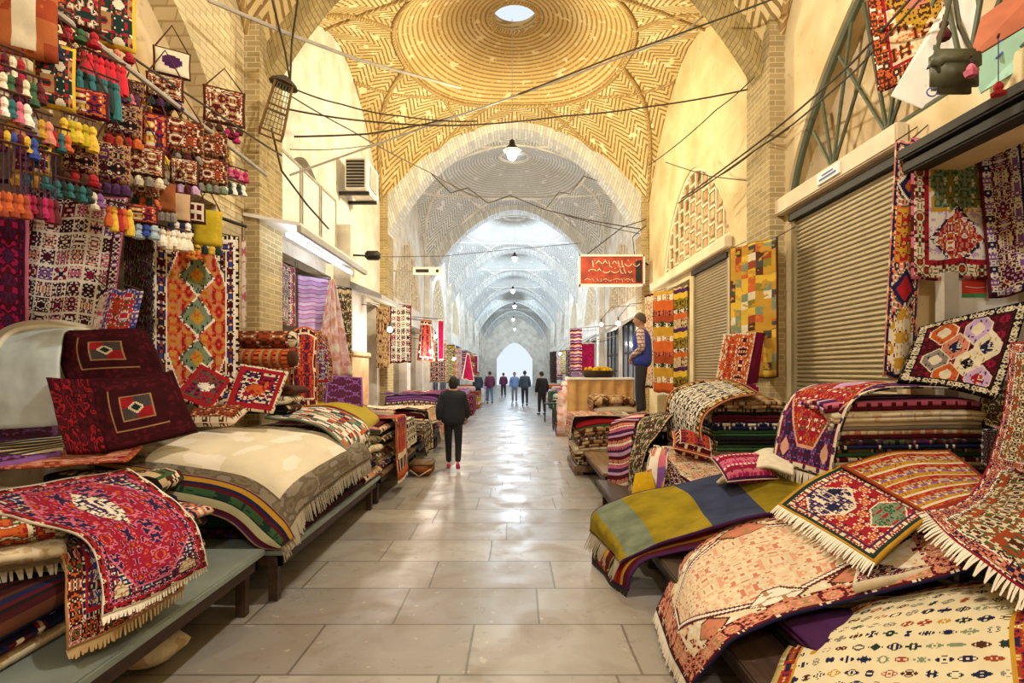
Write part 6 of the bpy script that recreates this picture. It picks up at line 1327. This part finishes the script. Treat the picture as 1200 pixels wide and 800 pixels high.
# stool and cart by the black coated person
th = thing('metal_stool', 'small dark metal stool beside the black coated person', 'stool', (1.25, 18.6, 0)); MB().box((1.02, 18.4, .62), (1.45, 18.8, .66), bev=.01).build('seat', MT['dark'], th)
for x in (1.05, 1.42):
    for y in (18.43, 18.77): MB().tube([(x, y, 0), (x, y, .62)], .015, 6).build('leg', MT['dark'], th)
th = thing('bicycle', 'dark bicycle parked at the right edge of the aisle', 'bicycle', (1.15, 15.4, 0))
for y, nm in ((14.9, 'wheel'), (15.95, 'wheel')):
    mb = MB(); mb.tube([(1.15, y+.33*math.cos(2*PI*i/24), .35+.33*math.sin(2*PI*i/24)) for i in range(25)], .018, 6)
    for i in range(10): a = 2*PI*i/10; mb.tube([(1.15, y, .35), (1.15, y+.32*math.cos(a), .35+.32*math.sin(a))], .003, 3)
    mb.build(nm, MT['dark'], th)
mb = MB()
for a, b in (((14.9, .35), (15.05, .85)), ((15.05, .85), (15.55, .82)), ((15.05, .75), (15.42, .35)), ((15.42, .35), (15.58, .85)), ((15.42, .35), (15.95, .35)), ((15.95, .35), (15.55, .80))): mb.tube([(1.15, *a), (1.15, *b)], .018, 6)
mb.build('frame', MT['dark'], th); MB().tube([(.92, 14.98, .98), (1.05, 15.05, 1.0), (1.25, 15.05, 1.0), (1.38, 14.98, .98)], .014, 6).build('handlebar', MT['dark'], th); MB().box((1.08, 15.48, .86), (1.22, 15.72, .92), bev=.02).build('saddle', MT['dark'], th)

# ------------------------------------------------------------------ hanging sign
sg = thing('hanging_sign', 'red carpet shop sign with pale script hanging across the right side', 'sign', (2.4, 13.5, 3.9))
a, b = P(680, 301, 13.5), P(753, 333, 13.5)
MB().box((a.x, 13.46, b.z), (b.x, 13.54, a.z)).build('sign_panel', RUGS['floral_border'][0] if 0 else plain('sign_red', hexc('a8402c'), .6, var=.5, scale=5), sg)
mb = MB()
for lo, hi in (((a.x-.04, 13.43, a.z), (b.x+.04, 13.57, a.z+.05)), ((a.x-.04, 13.43, b.z-.05), (b.x+.04, 13.57, b.z)), ((a.x-.05, 13.43, b.z-.05), (a.x, 13.57, a.z+.05)), ((b.x, 13.43, b.z-.05), (b.x+.05, 13.57, a.z+.05))): mb.box(lo, hi)
mb.build('sign_frame', MT['white'], sg)
r2 = random.Random(3); mb = MB()
def script(mb, x0, x1, z, h, y, r=.012):
    x = x0
    while x < x1:
        l = r2.uniform(.08, .2); k_ = r2.choice((0, 1, 2)); n = 7; ps = []
        for i in range(n):
            t = i/(n-1); zz = z+(h*.35*math.sin(PI*t)*(-1 if k_ == 1 else 1) if k_ < 2 else h*(.5-t)*.9); ps.append((x+l*t*(1 if k_ < 2 else .25), y, zz))
        mb.tube(ps, r, 5)
        if r2.random() < .7: mb.ball((x+l*.5, y, z+h*r2.choice((-.45, .5))), r*1.3, 6)
        x += l*(1 if k_ < 2 else .45)+.03
script(mb, a.x+.3, b.x-.2, (a.z+b.z)/2+.16, .18, 13.45); script(mb, a.x+.2, b.x-.3, (a.z+b.z)/2-.02, .13, 13.45); script(mb, a.x+.1, b.x-.25, b.z+.10, .08, 13.45, .008); mb.build('lettering', MT['lbox'], sg)
mb = MB(); mb.box((b.x-.18, 13.445, b.z+.04), (b.x-.03, 13.459, a.z-.1)); mb.build('dark_column', MT['dark'], sg)
mb = MB(); mb.tube([(a.x+.15, 13.5, a.z+.05), (b.x-.5, 13.5, a.z+.75), (3.4, 13.9, a.z+1.05)], .012, 5); mb.tube([(b.x-.2, 13.5, a.z+.05), (b.x-.25, 13.5, a.z+.5), (3.4, 13.9, a.z+.9)], .012, 5); mb.tube([(b.x, 13.5, a.z-.1), (3.45, 13.95, a.z-.1)], .025, 6); mb.build('bracket', MT['dark'], sg)
# pale sign with a small fish-like mark on the far left
sg = thing('hanging_sign', 'narrow white sign board sticking out on the far left side', 'sign', (-2.6, 14.2, 4.3)); a, b = P(484, 313, 14.2), P(518, 322, 14.2)
MB().box((a.x, 14.17, b.z), (b.x, 14.23, a.z)).build('sign_panel', MT['white'], sg); mb = MB(); mb.box((a.x+.08, 14.155, b.z+.06), (a.x+.42, 14.169, a.z-.06)); mb.build('lettering', MT['dark'], sg); MB().ball((b.x-.12, 14.165, (a.z+b.z)/2), .045, 8).build('emblem', MT['dark'], sg)
MB().tube([(-3.48, 14.2, (a.z+b.z)/2), (a.x, 14.2, (a.z+b.z)/2)], .02, 6).build('bracket', MT['conduit'], sg)
# projector / dark lamp housing at (440,300)
th = thing('flood_lamp', 'small dark flood lamp on an arm over the left row', 'lamp', (-2.75, 10.9, 4.0)); p = P(437, 300, 10.6)
MB().box((p.x-.14, p.y-.1, p.z-.07), (p.x+.14, p.y+.1, p.z+.09), bev=.03).build('housing', MT['dark'], th, True); MB().tube([(-3.2, 10.6, p.z+.02), (p.x, p.y, p.z)], .02, 6).build('arm', MT['dark'], th)
# air conditioner
a = P(404, 184, 10.6); th = thing('air_conditioner', 'box shaped air conditioner with dark grille high on the left', 'air conditioner', (-3.1, 10.9, 5.3)); b = P(430, 222, 10.6)
MB().box((a.x, 10.6, b.z), (b.x, 11.5, a.z), bev=.02).build('casing', MT['white'], th)
mb = MB(); mb.box((a.x+.03, 10.585, b.z+.05), (b.x-.05, 10.599, a.z-.05)); mb.build('grille_back', MT['dark'], th); mb = MB()
for i in range(9): z = b.z+.08+i*(a.z-b.z-.14)/8; mb.box((a.x+.03, 10.575, z-.008), (b.x-.05, 10.584, z+.008))
mb.build('louvre', MT['conduit'], th); MB().box((-3.52, 10.7, b.z-.06), (b.x, 10.78, b.z)).build('bracket', MT['dark'], th); MB().box((-3.52, 11.3, b.z-.06), (b.x, 11.38, b.z)).build('bracket', MT['dark'], th)
mb = MB(); mb.box((b.x+.005, 10.8, b.z+.1), (b.x+.02, 11.3, a.z-.1)); mb.build('side_vent', MT['conduit'], th)

# ------------------------------------------------------------------ old lantern frame hung on cables
c = P(325, 128, 6.6); th = thing('hanging_lantern', 'tilted rusty lantern frame tangled in cables at upper left', 'lantern', tuple(c)); mb = MB(); T = Matrix.Translation(c) @ Matrix.Rotation(.25, 4, 'Y') @ Matrix.Rotation(.5, 4, 'Z')
cs = [(-.13, -.13), (.13, -.13), (.13, .13), (-.13, .13)]
for i in range(4):
    (x, y), (x2, y2) = cs[i], cs[(i+1) % 4]
    mb.tube([T@Vector((x, y, -.32)), T@Vector((x*.75, y*.75, .30))], .014, 5)
    for z, k_ in ((-.32, 1), (.30, .75), (0, .87)): mb.tube([T@Vector((x*k_, y*k_, z)), T@Vector((x2*k_, y2*k_, z))], .012, 5)
    mb.tube([T@Vector((x*.75, y*.75, .30)), T@Vector((0, 0, .42))], .012, 5)
mb.build('frame', plain('rust', hexc('7a5a30'), .8, .3, var=.4, scale=20), th); mb = MB()
for i in range(3): mb.add([T@Vector(q) for q in ((-.12+i*.002, -.12, -.3), (.12, -.12, -.3), (.09, -.09, .28), (-.09, -.09, .28))], [(0, 1, 2, 3)]) if i == 0 else None
mb = MB(); [mb.tube([T@Vector((-.13+.26*i/6, -.12, -.3)), T@Vector((-.1+.2*i/6, -.09, .28))], .005, 4) for i in range(7)]; [mb.tube([T@Vector((-.12, -.12+.002*i, -.26+.54*i/8)), T@Vector((.12, -.12+.002*i, -.26+.54*i/8))], .005, 4) for i in range(9)]; mb.build('mesh_panel', MT['iron'], th)
cap = MB(); cap.lathe([(.02, .42), (.06, .40), (.16, .33), (.17, .30), (.02, .31)], (0, 0, 0), 12); cap.v = [T@v for v in cap.v]; cap.build('cap', MT['cable'], th)

# ------------------------------------------------------------------ cables across the vault
def cable(label, pts, r=.010, sag=.05, mat='cable'):
    ps = [P(*q) for q in pts]; out = []
    for a, b in zip(ps, ps[1:]):
        for i in range(8): t = i/8; q = a.lerp(b, t); out.append(q-Vector((0, 0, sag*4*t*(1-t)*(b-a).length*.25)))
    out.append(ps[-1]); return setp(MB().tube(out, r, 6).build('cable', MT[mat]), label, 'cable')
cable('thick pale conduit running from the top left towards the dome', [(244, 0, 5.5), (336, 39, 6.3), (420, 70, 7.4), (540, 103, 10.0)], .022, .0, 'conduit')
cable('long cable from the lantern rising to the top right corner', [(345, 160, 6.8), (430, 157, 7.6), (500, 145, 8.4), (560, 128, 8.8), (720, 66, 8.0), (908, -2, 6.5)], .013, .02)
cable('pale rod crossing in front of the dome ring', [(340, 205, 7.0), (500, 148, 8.4), (640, 100, 8.6), (800, 40, 8.0), (845, 0, 7.6)], .016, .0, 'conduit')
cable('upper sagging cable left of the bare lamp', [(340, 102, 6.7), (400, 122, 7.4), (470, 136, 8.2), (560, 142, 8.6)], .010, .1)
cable('middle sagging cable between lantern and right arch', [(338, 128, 6.7), (430, 142, 7.6), (540, 147, 8.6), (660, 136, 8.6), (760, 125, 8.4), (880, 104, 7.6), (942, 78, 6.8)], .012, .05)
cable('cable slanting down from the lantern to the white arch', [(340, 112, 6.7), (410, 152, 8.2), (500, 200, 11.5), (560, 232, 14.0)], .009, .03)
cable('cable looping along the right arch beside the pier', [(760, 194, 9.4), (840, 128, 8.0), (884, 90, 7.0)], .008, .1)
cable('bundle of cables over the iron lattice, upper strand', [(800, 232, 9.0), (885, 170, 7.2), (925, 138, 6.6), (1000, 72, 5.2), (1070, -5, 4.4)], .012, .02)
cable('bundle of cables over the iron lattice, middle strand', [(795, 238, 9.0), (882, 178, 7.1), (930, 145, 6.5), (1005, 80, 5.1), (1082, -5, 4.3)], .010, .02)
cable('thin lower strand under the cable bundle by the lattice', [(845, 205, 8.0), (890, 172, 7.1), (925, 150, 6.6)], .008, .08)
cable('thin horizontal wire above the second grille', [(780, 190, 9.6), (830, 206, 8.8), (905, 214, 7.15), (940, 217, 6.8)], .008, .02)
cable('zigzag festoon wire below the warm lamp', [(506, 204, 14.0), (528, 226, 14.0), (548, 220, 14.0), (572, 238, 14.0), (598, 229, 14.0), (640, 246, 14.0), (690, 258, 14.0), (755, 269, 14.0)], .014, .0)
cable('second thin wire of the festoon on the right', [(640, 244, 14.1), (655, 225, 14.1), (668, 227, 14.1), (684, 206, 14.1), (700, 212, 14.1)], .010, .0)
cable('wire from the festoon to the far right arch', [(662, 252, 14.2), (755, 275, 14.1)], .010, .05)
cable('thin wire crossing the aisle in front of the far arches', [(448, 301, 13.5), (520, 300, 14.5), (600, 292, 15.5), (680, 285, 14.5)], .008, .0)
cable('black cable falling from the lantern to the left canopy', [(318, 150, 6.7), (330, 200, 6.9), (360, 240, 7.4), (385, 268, 8.0)], .013, .0)
cable('slanting hanging cable above the lantern, left one', [(319, 0, 5.9), (334, 60, 6.4), (340, 96, 6.6)], .012, .0)
cable('slanting hanging cable above the lantern, right one', [(349, 0, 6.0), (342, 50, 6.4), (340, 96, 6.6)], .012, .0)
cable('rope parallel to the long rail over the hanging bags', [(45, -10, 3.3), (130, 50, 4.1), (250, 130, 5.3), (330, 182, 6.6)], .010, .02)
cable('lower rope across the hanging bags at upper left', [(-10, 35, 3.1), (40, 72, 3.45), (118, 128, 4.0), (200, 176, 4.9), (280, 214, 6.2)], .010, .02)
cable('thin wire from the lantern to the air conditioner', [(340, 175, 6.9), (420, 172, 8.6), (440, 168, 9.5)], .007, .05)

# ------------------------------------------------------------------ things over the right hand shop
a = P(1118, 84, 3.62); th = thing('shoulder_bag', 'dark green leather bag with straps hanging over the right shop beam', 'bag', (a.x, a.y, a.z-.25)); bagm = plain('dark_leather', hexc('4a4a34'), .45, var=.3)
c = P(1118, 84, 3.62); mb = MB(); mb.box((c.x-.16, c.y-.06, c.z-.15), (c.x+.16, c.y+.06, c.z+.13), bev=.05); mb.build('bag_body', bagm, th, True)
mb = MB(); mb.box((c.x-.165, c.y-.068, c.z-.01), (c.x+.165, c.y+.05, c.z+.14), bev=.04); mb.build('flap', bagm, th, True)
mb = MB(); mb.tube([(c.x-.13, c.y, c.z+.1), P(1106, 30, 3.62), P(1116, -12, 3.62)], .014, 6); mb.tube([(c.x+.14, c.y, c.z+.1), P(1124, 30, 3.62), P(1118, -12, 3.62)], .014, 6); mb.build('strap', bagm, th)
th = thing('poster_board', 'pale curved sheet behind the green leather bag', 'sheet', tuple(P(1090, 120, 4.4))); q = [P(1045, 112, 4.75), P(1095, 132, 4.6), P(1150, 60, 4.35), P(1140, -30, 4.35), P(1105, 10, 4.5)]; nz = Vector((-.004, .01, 0)); mob('sheet_face', q+[p+nz for p in q], [(0, 1, 2, 3, 4), (9, 8, 7, 6, 5)]+[(i, 5+i, 5+(i+1) % 5, (i+1) % 5) for i in range(5)], MT['wallw'], th, smooth=False)
m2 = MB(); m2.tube([P(1092+6*math.cos(i*.6), 108+5*math.sin(i*.6), 4.52) for i in range(9)], .006, 5); m2.build('lettering', MT['bluep'], th)
th = thing('shop_board', 'rust and mint green sign board slanting over the right shop beam', 'sign', tuple(P(1200, 60, 4.0)))
q = [P(1135, 70, 3.95), P(1260, -5, 3.6), P(1260, -60, 3.6), P(1150, 20, 3.95)]; nz = Vector((.02, .03, 0)); mob('upper_panel', q+[p+nz for p in q], [(0, 1, 2, 3), (7, 6, 5, 4)]+[(i, 4+i, 4+(i+1) % 4, (i+1) % 4) for i in range(4)], plain('rust_paint', hexc('b0603c'), .7, var=.2), th, smooth=False)
q = [P(1150, 108, 3.9), P(1260, 42, 3.55), P(1260, -4, 3.55), P(1136, 72, 3.9)]; mob('lower_panel', q+[p+nz for p in q], [(0, 1, 2, 3), (7, 6, 5, 4)]+[(i, 4+i, 4+(i+1) % 4, (i+1) % 4) for i in range(4)], plain('mint_paint', hexc('a8d4bc'), .7, var=.1), th, smooth=False)
m2 = MB()
for i, px in enumerate((1168, 1190, 1206)): m2.tube([P(px, 68-i*11, 3.80), P(px+8, 60-i*11, 3.80), P(px+10, 52-i*11, 3.80), P(px+3, 48-i*11, 3.80)], .009, 5)
m2.build('lettering', MT['bluep'], th)
bunch(1170, 42, 8, .10, ['red'], 3.15, 'single red tassel in front of the mint green board', 1, .3); bunch(1138, 66, 8, .06, ['pink', 'red'], 2.95, 'pink red pompom hanging on the green leather bag', 1, .05); bunch(1106, 20, 9, .12, ['wine'], 2.95, 'wine tassel left of the green leather bag straps', 1, .02)
# printed box in the right shop
a, b = P(1114, 300, 4.6), P(1192, 372, 4.6); th = thing('display_cabinet', 'white cabinet with a red and green notice inside the right shop', 'cabinet', ((a.x+b.x)/2, 4.5, .85)); MB().box((a.x, 4.58, .86), (b.x, 4.73, a.z), bev=.01).build('cabinet_body', MT['white'], th)
n0, n1 = P(1127, 328, 4.58), P(1154, 344, 4.58); MB().box((n0.x, 4.568, n1.z), (n1.x, 4.579, n0.z)).build('notice', MT['redp'], th); MB().box((n0.x, 4.568, n1.z-.03), (n1.x, 4.579, n1.z-.001)).build('notice_foot', MT['greenp'], th)
mb = MB(); script(mb, n0.x+.02, n1.x-.03, (n0.z+n1.z)/2, .03, 4.565, .0025); mb.build('lettering', MT['white'], th)
th = thing('steel_post', 'grey metal post left of the white cabinet', 'post', (3.6, 4.6, 0)); p = P(1104, 350, 4.6); MB().box((p.x-.06, 4.5, 0), (p.x+.06, 4.6, 2.58)).build('post_body', MT['conduit'], th); MB().box((p.x-.09, 4.47, .0), (p.x+.09, 4.63, .05)).build('foot_plate', MT['dark'], th)
# rolled bundle under the near left bench
th = thing('cloth_bundle', 'dirty pale cloth bundle on the floor under the near left bench', 'cloth', (PZ(180, 775, 0).x, PZ(180, 775, 0).y, 0)); c = PZ(182, 778, 0)
vs = []; fs = []; n = 18
for i in range(10):
    ph = PI*i/9
    for j in range(n):
        a_ = 2*PI*j/n; r_ = .17*math.sin(ph)*(1+.22*noise.noise(Vector((math.cos(a_)*2, math.sin(a_)*2, i*.5)))); vs.append((c.x-.05+r_*math.cos(a_)*1.2, c.y+r_*math.sin(a_), .11-.11*math.cos(ph)))
for i in range(9):
    for j in range(n): fs.append((i*n+j, i*n+(j+1) % n, (i+1)*n+(j+1) % n, (i+1)*n+j))
mob('bundle_cloth', vs, fs, RUGS['cream_plain'][0], th, [(v[0], v[1]) for v in vs])
